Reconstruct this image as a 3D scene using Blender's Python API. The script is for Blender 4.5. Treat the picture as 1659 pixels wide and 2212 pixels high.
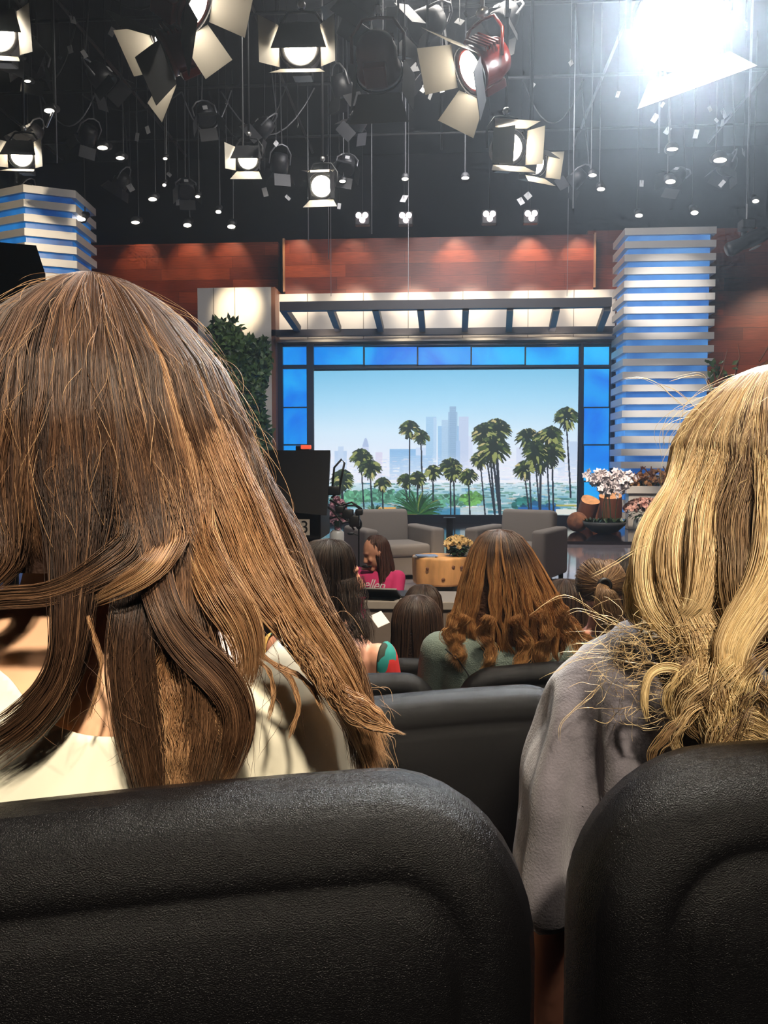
import bpy, bmesh, math, random
import numpy as np
from mathutils import Vector, Matrix, Quaternion, noise as mnoise
for _o in list(bpy.data.objects): bpy.data.objects.remove(_o)
SC = bpy.context.scene
COL = SC.collection
PI = math.pi
rnd = random.Random(7)
nrng = np.random.default_rng(11)

# ---------------------------------------------------------------- camera
FPX, CX, CY = 1779.0, 829.5, 1106.0
CAMLOC = Vector((0, 0, 1.5))
cam_d = bpy.data.cameras.new('camera'); cam = bpy.data.objects.new('camera', cam_d); COL.objects.link(cam)
cam_d.sensor_fit = 'HORIZONTAL'; cam_d.sensor_width = 36.0; cam_d.lens = FPX / 1659 * 36.0
cam_d.clip_start = 0.02; cam_d.clip_end = 100
cam.location = CAMLOC
cam.rotation_euler = (math.radians(90 - 3.41), 0, math.radians(3.9))
SC.camera = cam
CAMROT = cam.rotation_euler.to_matrix()

def P(px, py, Y):
    """world point seen at a photo pixel, standing in the plane y = Y"""
    d = CAMROT @ Vector(((px - CX) / FPX, -(py - CY) / FPX, -1.0))
    return CAMLOC + d * (Y / d.y)

# ---------------------------------------------------------------- view, world
SC.view_settings.view_transform = 'Standard'
SC.view_settings.look = 'None'
SC.view_settings.exposure = 0.0
SC.view_settings.gamma = 1.0
SC.view_settings.use_curve_mapping = False
SC.cycles.use_denoising = True
SC.cycles.use_adaptive_sampling = True
SC.cycles.adaptive_threshold = 0.12
SC.cycles.adaptive_min_samples = 12
SC.cycles.max_bounces = 4
SC.cycles.diffuse_bounces = 2
SC.cycles.glossy_bounces = 2
SC.cycles.transparent_max_bounces = 8
SC.cycles.volume_bounces = 0
SC.cycles.sample_clamp_indirect = 4.0
SC.cycles.caustics_reflective = False
SC.cycles.caustics_refractive = False
W = bpy.data.worlds.new('studio'); SC.world = W; W.use_nodes = True
_bg = W.node_tree.nodes['Background']; _bg.inputs[0].default_value = (0.05, 0.045, 0.055, 1); _bg.inputs[1].default_value = 0.05
GLARE_HAZE = 0.0065  # thin air scatter added to imitate the lens glare around the big lamp
if GLARE_HAZE:
    _v = W.node_tree.nodes.new('ShaderNodeVolumeScatter')
    _v.inputs['Density'].default_value = GLARE_HAZE; _v.inputs['Color'].default_value = (0.82, 0.9, 1.0, 1); _v.inputs['Anisotropy'].default_value = 0.87
    W.node_tree.links.new(_v.outputs[0], W.node_tree.nodes['World Output'].inputs['Volume'])

def proj(p):
    """photo pixel of world points (n,3)"""
    q = (np.asarray(p) - np.array(CAMLOC)) @ np.array(CAMROT); return CX + q[..., 0] / -q[..., 2] * FPX, CY - q[..., 1] / -q[..., 2] * FPX
def look_quat(frm, to):
    return (Vector(to) - Vector(frm)).to_track_quat('-Z', 'Y')
def area(name, loc, to, size, power, col=(1, 1, 1), sy=None):
    l = bpy.data.lights.new(name, 'AREA'); l.energy = power; l.color = col; l.size = size
    if sy: l.shape = 'RECTANGLE'; l.size_y = sy
    o = bpy.data.objects.new(name, l); COL.objects.link(o); o.location = loc
    o.rotation_mode = 'QUATERNION'; o.rotation_quaternion = look_quat(loc, to); return o
def spot(name, loc, to, power, deg, blend=0.5, col=(1, 1, 1), rad=0.08):
    l = bpy.data.lights.new(name, 'SPOT'); l.energy = power; l.color = col; l.spot_size = math.radians(deg); l.spot_blend = blend; l.shadow_soft_size = rad
    o = bpy.data.objects.new(name, l); COL.objects.link(o); o.location = loc
    o.rotation_mode = 'QUATERNION'; o.rotation_quaternion = look_quat(loc, to); return o
WARM = (1.0, 0.84, 0.62); COOL = (0.80, 0.90, 1.0); NEUT = (1.0, 0.95, 0.88)
# audience light: one lamp high behind the rows, one high in front (rim), both in the lighting grid
spot('audience_key_lamp', (0.75, -2.25, 4.5), (-0.22, 0.70, 1.42), 1500, 21, 1.0, (1.0, 0.87, 0.68), 0.14)
spot('audience_fill_lamp', (0.5, -0.9, 5.0), (0.2, 1.2, 1.3), 260, 60, 0.8, (1.0, 0.87, 0.70), 0.25)
spot('audience_back_lamp', (2.0, 3.2, 6.0), (-0.1, 0.75, 1.5), 1900, 40, 0.6, (1.0, 0.93, 0.82), 0.25)
spot('audience_rim_lamp', (0.4, 8.0, 8.6), (0.15, 1.6, 1.1), 2600, 30, 0.9, (1.0, 0.96, 0.90), 0.2)
spot('row_lamp', (0.9, 1.5, 5.8), (0.45, 3.9, 0.9), 1700, 56, 0.7, (1.0, 0.84, 0.62), 0.2)
# stage washes
area('stage_wash_lamp', (0.0, 9.5, 7.0), (0.2, 13.5, 0.4), 2.5, 330, NEUT)
area('set_wash_lamp', (0.5, 13.0, 7.4), (0.4, 20.5, 3.5), 3.0, 330, (0.98, 0.96, 1.0))
# ---------------------------------------------------------------- mesh helpers
def tag(o, label=None, cat=None, group=None, kind=None):
    if label: o['label'] = label
    if cat: o['category'] = cat
    if group: o['group'] = group
    if kind: o['kind'] = kind
    return o
def empty(name, loc=(0, 0, 0), rotz=0, label=None, cat=None, group=None):
    o = bpy.data.objects.new(name, None); COL.objects.link(o); o.location = loc; o.rotation_euler = (0, 0, rotz)
    o.empty_display_size = 0.1
    return tag(o, label, cat, group)
def link_mesh(name, me, mat, parent=None, smooth=False):
    o = bpy.data.objects.new(name, me); COL.objects.link(o)
    for m in (mat if isinstance(mat, (list, tuple)) else [mat]): me.materials.append(m)
    if parent is not None: o.parent = parent
    if smooth: me.polygons.foreach_set('use_smooth', np.ones(len(me.polygons), dtype=bool))
    return o
def pymesh(name, verts, faces, mat, parent=None, smooth=False, mats=None):
    me = bpy.data.meshes.new(name); me.from_pydata([tuple(v) for v in verts], [], faces); me.update()
    o = link_mesh(name, me, mat, parent, smooth)
    if mats is not None: me.polygons.foreach_set('material_index', np.array(mats, dtype=np.int32))
    return o
class MB:
    """collects boxes, tubes, lofts ... and links them as ONE mesh"""
    def __init__(s): s.v = []; s.f = []; s.m = []; s.mi = 0
    def add(s, v, f):
        n = len(s.v); s.v += [tuple(p) for p in v]; s.f += [tuple(i + n for i in q) for q in f]; s.m += [s.mi] * len(f); return s
    def box(s, x0, x1, y0, y1, z0, z1, M=None):
        v = [Vector((x, y, z)) for z in (z0, z1) for y in (y0, y1) for x in (x0, x1)]
        if M is not None: v = [M @ p for p in v]
        return s.add(v, [(0, 2, 3, 1), (4, 5, 7, 6), (0, 1, 5, 4), (2, 6, 7, 3), (0, 4, 6, 2), (1, 3, 7, 5)])
    def bbox(s, x0, x1, y0, y1, z0, z1, b=0.01, seg=3, M=None):
        bm = bmesh.new(); bmesh.ops.create_cube(bm, size=1)
        for v in bm.verts: v.co = Vector(((x0 + x1) / 2 + v.co.x * (x1 - x0), (y0 + y1) / 2 + v.co.y * (y1 - y0), (z0 + z1) / 2 + v.co.z * (z1 - z0)))
        bmesh.ops.bevel(bm, geom=list(bm.edges), offset=b, segments=seg, profile=0.5, affect='EDGES')
        if M is not None: bmesh.ops.transform(bm, matrix=M, verts=bm.verts)
        bm.verts.index_update(); vs = [v.co.copy() for v in bm.verts]; fs = [tuple(v.index for v in f.verts) for f in bm.faces]; bm.free()
        return s.add(vs, fs)
    def tube(s, pts, r, n=8, caps=True):
        pts = [Vector(p) for p in pts]; rr = r if isinstance(r, (list, tuple)) else [r] * len(pts)
        v = []; f = []; up = None
        for i, p in enumerate(pts):
            t = (pts[min(i + 1, len(pts) - 1)] - pts[max(i - 1, 0)])
            t = t.normalized() if t.length > 1e-9 else Vector((0, 0, 1))
            if up is None: up = Vector((0, 0, 1)) if abs(t.z) < 0.9 else Vector((1, 0, 0))
            a = t.cross(up).normalized(); b = t.cross(a).normalized(); up = -b if False else a.cross(t)
            for k in range(n):
                q = 2 * PI * k / n; v.append(p + (a * math.cos(q) + b * math.sin(q)) * rr[i])
        for i in range(len(pts) - 1):
            for k in range(n): f.append((i * n + k, i * n + (k + 1) % n, (i + 1) * n + (k + 1) % n, (i + 1) * n + k))
        if caps: f.append(tuple(range(n - 1, -1, -1))); f.append(tuple((len(pts) - 1) * n + k for k in range(n)))
        return s.add(v, f)
    def loft(s, rings, caps=True):
        n = len(rings[0]); v = [p for r in rings for p in r]; f = []
        for i in range(len(rings) - 1):
            for k in range(n): f.append((i * n + k, i * n + (k + 1) % n, (i + 1) * n + (k + 1) % n, (i + 1) * n + k))
        if caps: f.append(tuple(range(n - 1, -1, -1))); f.append(tuple((len(rings) - 1) * n + k for k in range(n)))
        return s.add(v, f)
    def lathe(s, prof, n=24, c=(0, 0, 0), M=None, caps=True):
        rings = []
        for r, z in prof:
            ring = [Vector((r * math.cos(2 * PI * k / n), r * math.sin(2 * PI * k / n), z)) for k in range(n)]
            if M is not None: ring = [M @ p for p in ring]
            rings.append([p + Vector(c) for p in ring])
        return s.loft(rings, caps)
    def ell(s, c, rad, n=16, m=10, M=None):
        v = []; f = []
        for i in range(m + 1):
            th = PI * i / m
            for k in range(n):
                q = 2 * PI * k / n; p = Vector((rad[0] * math.sin(th) * math.cos(q), rad[1] * math.sin(th) * math.sin(q), rad[2] * math.cos(th)))
                if M is not None: p = M @ p
                v.append(p + Vector(c))
        for i in range(m):
            for k in range(n): f.append((i * n + k, (i + 1) * n + k, (i + 1) * n + (k + 1) % n, i * n + (k + 1) % n))
        return s.add(v, f)
    def build(s, name, mat, parent=None, smooth=False):
        o = pymesh(name, s.v, s.f, mat, parent, smooth, s.m if isinstance(mat, (list, tuple)) else None)
        return o
def smooth_angle(o, deg=40):
    me = o.data; me.polygons.foreach_set('use_smooth', np.ones(len(me.polygons), dtype=bool))
    bm = bmesh.new(); bm.from_mesh(me)
    a = math.radians(deg)
    for e in bm.edges:
        if len(e.link_faces) == 2 and e.calc_face_angle(0) > a: e.smooth = False
    bm.to_mesh(me); bm.free(); return o
def bx(name, x0, x1, y0, y1, z0, z1, mat, parent=None):
    return MB().box(x0, x1, y0, y1, z0, z1).build(name, mat, parent)
def copy_tree(o, parent=None):
    c = o.copy(); COL.objects.link(c)
    if parent is not None: c.parent = parent; c.matrix_parent_inverse = o.matrix_parent_inverse.copy()
    for ch in list(o.children): copy_tree(ch, c)
    return c
def text_mesh(name, cu, m):
    t0 = bpy.data.objects.new('tmp_text', cu); COL.objects.link(t0); dg = bpy.context.evaluated_depsgraph_get(); me = bpy.data.meshes.new_from_object(t0.evaluated_get(dg)); bpy.data.objects.remove(t0)
    me.materials.clear(); return link_mesh(name, me, m)
# ---------------------------------------------------------------- materials
def s2l(c):
    c = np.asarray(c, dtype=float) / 255.0
    return np.where(c <= 0.04045, c / 12.92, ((c + 0.055) / 1.055) ** 2.4)
def srgb(r, g, b): return tuple(float(x) for x in s2l([r, g, b])) + (1.0,)
MATS = {}
def mat(name, col=(0.5, 0.5, 0.5), rough=0.6, metal=0.0, spec=0.5, emit=None, es=0.0, bump=0.0, bscale=50.0, bdist=0.01, var=0.0, vscale=5.0, sheen=0.0, coat=0.0, stretch=None, col2=None):
    m = bpy.data.materials.new(name); m.use_nodes = True; nt = m.node_tree; b = nt.nodes['Principled BSDF']
    c = tuple(col)[:3] + (1.0,)
    b.inputs['Base Color'].default_value = c; b.inputs['Roughness'].default_value = rough; b.inputs['Metallic'].default_value = metal
    b.inputs['Specular IOR Level'].default_value = spec
    if sheen: b.inputs['Sheen Weight'].default_value = sheen
    if coat: b.inputs['Coat Weight'].default_value = coat; b.inputs['Coat Roughness'].default_value = 0.1
    if emit is not None: b.inputs['Emission Color'].default_value = tuple(emit)[:3] + (1.0,); b.inputs['Emission Strength'].default_value = es
    def coords():
        tc = nt.nodes.new('ShaderNodeTexCoord'); mp = nt.nodes.new('ShaderNodeMapping')
        nt.links.new(tc.outputs['Object'], mp.inputs['Vector'])
        if stretch: mp.inputs['Scale'].default_value = stretch
        return mp.outputs[0]
    if bump:
        n = nt.nodes.new('ShaderNodeTexNoise'); n.inputs['Scale'].default_value = bscale; n.inputs['Detail'].default_value = 3
        bp = nt.nodes.new('ShaderNodeBump'); bp.inputs['Strength'].default_value = bump; bp.inputs['Distance'].default_value = bdist
        nt.links.new(coords(), n.inputs['Vector']); nt.links.new(n.outputs[0], bp.inputs['Height']); nt.links.new(bp.outputs[0], b.inputs['Normal'])
    if var:
        n = nt.nodes.new('ShaderNodeTexNoise'); n.inputs['Scale'].default_value = vscale; n.inputs['Detail'].default_value = 4
        cr = nt.nodes.new('ShaderNodeValToRGB'); cr.color_ramp.elements[0].position = 0.3; cr.color_ramp.elements[1].position = 0.7
        c0 = tuple(col2)[:3] if col2 else tuple(x * (1 - var) for x in c[:3])
        cr.color_ramp.elements[0].color = c0 + (1,); cr.color_ramp.elements[1].color = tuple(min(1, x * (1 + (0 if col2 else var))) for x in c[:3]) + (1,)
        nt.links.new(coords(), n.inputs['Vector']); nt.links.new(n.outputs[0], cr.inputs[0]); nt.links.new(cr.outputs[0], b.inputs['Base Color'])
    MATS[name] = m
    return m
def attr_mat(name, rough=0.5, spec=0.4, emit=False, es=1.0, bump=0.0, bscale=200, sheen=0):
    m = mat(name, (0.5, 0.5, 0.5), rough, 0, spec, bump=bump, bscale=bscale, sheen=sheen); nt = m.node_tree; b = nt.nodes['Principled BSDF']
    a = nt.nodes.new('ShaderNodeAttribute'); a.attribute_name = 'Col'
    if emit:
        b.inputs['Base Color'].default_value = (0.01, 0.01, 0.01, 1)
        nt.links.new(a.outputs['Color'], b.inputs['Emission Color']); b.inputs['Emission Strength'].default_value = es
    else: nt.links.new(a.outputs['Color'], b.inputs['Base Color'])
    return m
def set_col(me, arr):
    """arr: (nverts,3) linear colours"""
    ca = me.color_attributes.new('Col', 'FLOAT_COLOR', 'POINT')
    a = np.ones((len(me.vertices), 4), dtype=np.float32); a[:, :3] = arr; ca.data.foreach_set('color', a.ravel())
def wood_mat(name, c_lo, c_hi, plank_h, plank_w, rough=0.4):
    """long horizontal boards, each with its own tone, fine grain"""
    m = mat(name, c_hi, rough); nt = m.node_tree; b = nt.nodes['Principled BSDF']
    tc = nt.nodes.new('ShaderNodeTexCoord'); mp = nt.nodes.new('ShaderNodeMapping'); mp.inputs['Rotation'].default_value = (PI / 2, 0, 0)
    nt.links.new(tc.outputs['Object'], mp.inputs['Vector'])
    sx = nt.nodes.new('ShaderNodeSeparateXYZ'); nt.links.new(tc.outputs['Object'], sx.inputs[0])
    cb = nt.nodes.new('ShaderNodeCombineXYZ'); nt.links.new(sx.outputs['X'], cb.inputs['X']); nt.links.new(sx.outputs['Z'], cb.inputs['Y'])
    br = nt.nodes.new('ShaderNodeTexBrick'); br.inputs['Scale'].default_value = 1.0
    br.inputs['Brick Width'].default_value = plank_w; br.inputs['Row Height'].default_value = plank_h; br.inputs['Mortar Size'].default_value = 0.004
    br.inputs['Color1'].default_value = tuple(c_lo)[:3] + (1,); br.inputs['Color2'].default_value = tuple(c_hi)[:3] + (1,)
    br.inputs['Mortar'].default_value = tuple(x * 0.4 for x in c_lo[:3]) + (1,); br.offset_frequency = 2; br.offset = 0.37; br.squash_frequency = 3; br.squash = 0.8
    nt.links.new(cb.outputs[0], br.inputs['Vector'])
    n = nt.nodes.new('ShaderNodeTexNoise'); n.inputs['Scale'].default_value = 3.0; n.inputs['Detail'].default_value = 6
    mp2 = nt.nodes.new('ShaderNodeMapping'); mp2.inputs['Scale'].default_value = (1.0, 14.0, 14.0); nt.links.new(cb.outputs[0], mp2.inputs['Vector']); nt.links.new(mp2.outputs[0], n.inputs['Vector'])
    mx = nt.nodes.new('ShaderNodeMixRGB'); mx.blend_type = 'MULTIPLY'; mx.inputs[0].default_value = 0.7
    cr = nt.nodes.new('ShaderNodeValToRGB'); cr.color_ramp.elements[0].position = 0.3; cr.color_ramp.elements[0].color = (0.45, 0.4, 0.38, 1); cr.color_ramp.elements[1].position = 0.7; cr.color_ramp.elements[1].color = (1.2, 1.15, 1.1, 1)
    nt.links.new(n.outputs[0], cr.inputs[0]); nt.links.new(br.outputs['Color'], mx.inputs[1]); nt.links.new(cr.outputs[0], mx.inputs[2]); nt.links.new(mx.outputs[0], b.inputs['Base Color'])
    return m
def cloud_emit(name, lo, hi, es, scale=0.8, base=None):
    m = mat(name, base or (0.02, 0.05, 0.1), 0.25); nt = m.node_tree; b = nt.nodes['Principled BSDF']
    tc = nt.nodes.new('ShaderNodeTexCoord'); n = nt.nodes.new('ShaderNodeTexNoise'); n.inputs['Scale'].default_value = scale; n.inputs['Detail'].default_value = 5; n.inputs['Distortion'].default_value = 0.6
    cr = nt.nodes.new('ShaderNodeValToRGB'); e = cr.color_ramp.elements; e[0].position = 0.36; e[0].color = tuple(lo)[:3] + (1,); e[1].position = 0.68; e[1].color = tuple(hi)[:3] + (1,)
    nt.links.new(tc.outputs['Object'], n.inputs['Vector']); nt.links.new(n.outputs[0], cr.inputs[0]); nt.links.new(cr.outputs[0], b.inputs['Emission Color']); b.inputs['Emission Strength'].default_value = es
    return m
M_black = mat('black_metal', (0.012, 0.012, 0.014), 0.45)
M_drape = mat('black_drape', (0.010, 0.009, 0.011), 0.95, spec=0.1)
M_grey = mat('grey_metal', (0.20, 0.20, 0.21), 0.4, 0.6)
M_silver = mat('silver_metal', (0.62, 0.60, 0.58), 0.32, 0.85)
M_door_in = mat('barn_door_paint', (0.42, 0.39, 0.33), 0.6)
M_dkdoor = mat('dark_door', (0.02, 0.02, 0.022), 0.5)
M_red = mat('red_enamel', (0.15, 0.014, 0.010), 0.3, coat=0.4)
M_lens = mat('lamp_lens', (1, 1, 1), 0.3, emit=(1.0, 0.90, 0.74), es=30)
M_lens_small = mat('far_lamp_lens', (1, 1, 1), 0.3, emit=(1.0, 0.92, 0.75), es=5)
M_lens_pink = mat('cluster_lamp_lens', (1, 1, 1), 0.3, emit=(1.0, 0.78, 0.80), es=7)
M_white = mat('white_panel', (0.62, 0.58, 0.53), 0.35)
M_beam = mat('charcoal_beam', (0.035, 0.030, 0.033), 0.5)
M_wood = wood_mat('red_wood_boards', (0.16, 0.028, 0.012), (0.36, 0.075, 0.025), 0.30, 2.3)
M_blue = cloud_emit('blue_cloud_panel', (0.0, 0.17, 0.80), (0.02, 0.50, 1.0), 1.05, 0.7)
M_blue_core = cloud_emit('blue_cloud_core', srgb(40, 95, 175), srgb(105, 170, 240), 0.72, 0.9, (0.015, 0.06, 0.18))
M_blue_deep = cloud_emit('blue_cloud_deep', srgb(15, 55, 115), srgb(35, 135, 215), 0.8, 1.1, (0.03, 0.08, 0.2))
M_plat = mat('polished_dark_floor', (0.035, 0.026, 0.028), 0.09, spec=0.75)
M_floor = mat('polished_pale_floor', (0.36, 0.31, 0.33), 0.07, spec=0.7)
M_carpet = mat('audience_carpet', (0.02, 0.018, 0.02), 0.95, bump=0.3, bscale=300)
M_vinyl = mat('black_vinyl', (0.0030, 0.0028, 0.0032), 0.27, spec=0.19, bump=0.7, bscale=1300, bdist=0.0013)
M_tag = mat('pale_tape', (0.45, 0.45, 0.45), 0.6)
# ---------------------------------------------------------------- room shell
def structure(o): o['kind'] = 'structure'; return o
structure(bx('ceiling', -15, 15, -6, 24, 10.2, 10.4, M_drape))
structure(bx('wall_left', -15.2, -15, -6, 24, -1, 10.2, M_drape))
structure(bx('wall_right', 15, 15.2, -6, 24, -1, 10.2, M_drape))
structure(bx('wall_rear', -15, 15, -6.2, -6, -1, 10.2, M_drape))
structure(bx('wall_back', -15, 15, 23.8, 24, -1, 10.2, M_drape))
structure(bx('floor', -15, 15, 8.2, 23.8, -0.4, 0.0, M_floor))
structure(bx('trim_1', -15, 15, 8.12, 8.2, -0.36, 0.0, mat('stage_edge', (0.25, 0.22, 0.2), 0.4)))
_f = MB().box(-15, 15, -6, -1.0 + 0.75, -1, 0.54)
for k, (y0, y1) in enumerate([(-0.25, 0.60), (0.60, 1.45), (1.45, 2.30), (2.30, 3.15), (3.15, 8.12)]):
    _f.box(-15, 15, y0, y1, -1, [0.54, 0.36, 0.18, 0.0, -0.18][k] if k < 4 else -0.36)
structure(_f.build('floor_audience', M_carpet))
structure(bx('floor_platform', -12, 12, 15.3, 20.0, 0.0, 0.06, M_plat))

def xz(px, py, Y): p = P(px, py, Y); return p.x, p.z
def pxbox(name, x0, y0, x1, y1, Yf, Yb, mat_, parent=None):
    """box whose front face spans the given photo rectangle in plane Yf"""
    a = P(x0, y1, Yf); b = P(x1, y0, Yf)
    return bx(name, a.x, b.x, Yf, Yb, a.z, b.z, mat_, parent)

# wood walls
YS = 20.0
zt = P(700, 506, 20.5).z
zw = P(700, 512, 21.6).z
tag(bx('wood_wall', -10.5, P(600, 500, 21.6).x, 21.6, 21.8, 0, zw - 0.1, M_wood), 'dim red wood plank wall between the striped pillar and the white block', 'wall panel')
tag(bx('wood_wall', P(1270, 500, 20.9).x, 11.5, 20.9, 21.1, 0, P(1500, 494, 20.9).z, M_wood), 'red wood plank wall beside the tall striped tower, robot lamp in front of it', 'wall panel')
wp = empty('wood_panel', (P(950, 560, 20.4).x, 20.4, P(950, 622, 20.4).z), 0, 'raised red wood plank panel above the white header', 'wall panel')
def child_box(parent, name, x0, x1, y0, y1, z0, z1, m):
    L = parent.location; return bx(name, x0 - L.x, x1 - L.x, y0 - L.y, y1 - L.y, z0 - L.z, z1 - L.z, m, parent)
_a = P(616, 622, 20.4); _b = P(1283, 506, 20.4)
child_box(wp, 'board_face', _a.x, _b.x, 20.4, 20.6, _a.z - 0.2, _b.z, M_wood)
child_box(wp, 'edge_strip', _b.x - 0.0, _b.x + 0.05, 20.36, 20.6, _a.z - 0.1, _b.z + 0.03, mat('edge_strip_wood', (0.40, 0.2, 0.1), 0.4))
child_box(wp, 'edge_strip', _a.x - 0.05, _a.x, 20.36, 20.6, _a.z - 0.1, _b.z + 0.03, MATS['edge_strip_wood'])

# white header above the screen, seams as thin joints
hd = empty('white_header', (P(950, 700, 20.2).x, 20.2, 4.4), 0, 'long cream fascia above the window wall, crossed by the dark pergola', 'fascia')
_a = P(590, 741, 20.2); _b = P(1330, 625, 20.2)
child_box(hd, 'panel_face', _a.x, _b.x, 20.2, 20.5, _a.z, _b.z, M_white)
for px in (664, 785, 882, 1000, 1141, 1240):
    x = P(px, 630, 20.2).x; child_box(hd, 'joint', x - 0.008, x + 0.008, 20.19, 20.2, _a.z, _b.z, mat('seam_%d' % px, (0.2, 0.17, 0.14), 0.6))
child_box(hd, 'soffit_lamp_strip', _a.x, _b.x, 19.95, 20.2, _a.z - 0.02, _a.z + 0.04, M_white)
wb = empty('white_block', (P(510, 700, 19.7).x, 19.7, 0), 0, 'cream clad wall block behind the climbing foliage', 'wall block')
_a = P(433, 1130, 19.7); _b = P(585, 620, 19.7)
child_box(wb, 'cladding', _a.x, _b.x, 19.7, 20.6, 0.06, _b.z, M_white)
for px in (461, 507):
    x = P(px, 630, 19.7).x; child_box(wb, 'joint', x - 0.008, x + 0.008, 19.69, 19.7, 0.06, _b.z, MATS['seam_664'])
for py in (790,):
    z = P(500, py, 19.7).z; child_box(wb, 'joint', _a.x, _b.x, 19.69, 19.7, z - 0.006, z + 0.006, MATS['seam_664'])
child_box(wb, 'corner_strip', _b.x, _b.x + 0.10, 19.72, 20.6, 0.06, _b.z, mat('brown_trim', (0.22, 0.09, 0.045), 0.45))

# ---------------------------------------------------------------- window wall with the video screen
M_frame = mat('dark_window_frame', (0.018, 0.012, 0.02), 0.35)
ww = empty('glazed_surround', (P(965, 1000, YS).x, YS, 0.06), 0, 'dark framed grid of glowing blue panes around the big screen', 'window wall')
def pxc(parent, name, x0, y0, x1, y1, Yf, Yb, m):
    a = P(x0, y1, Yf); b = P(x1, y0, Yf); return child_box(parent, name, a.x, b.x, Yf, Yb, a.z, b.z, m)
FX0, FX1, FY0 = 598, 1330, 741
vx = [598, 610, 664, 676, 1250, 1261, 1316, 1330]
pxc(ww, 'backing', 600, 741, 1328, 1133, YS + 0.12, YS + 0.16, M_frame)
for (a, b) in ((596, 610), (664, 677), (1250, 1261), (1316, 1326)): pxc(ww, 'mullion', a, 741, b, 1133, YS - 0.05, YS + 0.12, M_frame)
for (a, b) in ((739, 749), (788, 797)): pxc(ww, 'transom', 596, a, 1326, b, YS - 0.04, YS + 0.12, M_frame)
pxc(ww, 'sill', 596, 1114, 1326, 1134, YS - 0.12, YS + 0.12, M_frame)
for px in (786, 902, 1018, 1135): pxc(ww, 'mullion', px - 1.7, 749, px + 1.7, 788, YS - 0.02, YS + 0.12, M_frame)
def panes(xs, ys):
    for i in range(len(xs) - 1):
        for j in range(len(ys) - 1):
            pxc(ww, 'pane', xs[i], ys[j], xs[i + 1], ys[j + 1], YS + 0.06, YS + 0.08, M_blue)
panes([610, 664], [749, 788]); panes([677, 786, 902, 1018, 1135, 1250], [749, 788]); panes([1261, 1316], [749, 788])
for x0, x1 in ((610, 664), (1261, 1316)):
    ys = [797, 880, 961, 1040, 1114]
    panes([x0, x1], ys)
    for y in ys[1:-1]: pxc(ww, 'glazing_bar', x0, y - 1.6, x1, y + 1.6, YS - 0.02, YS + 0.1, M_frame)

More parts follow.
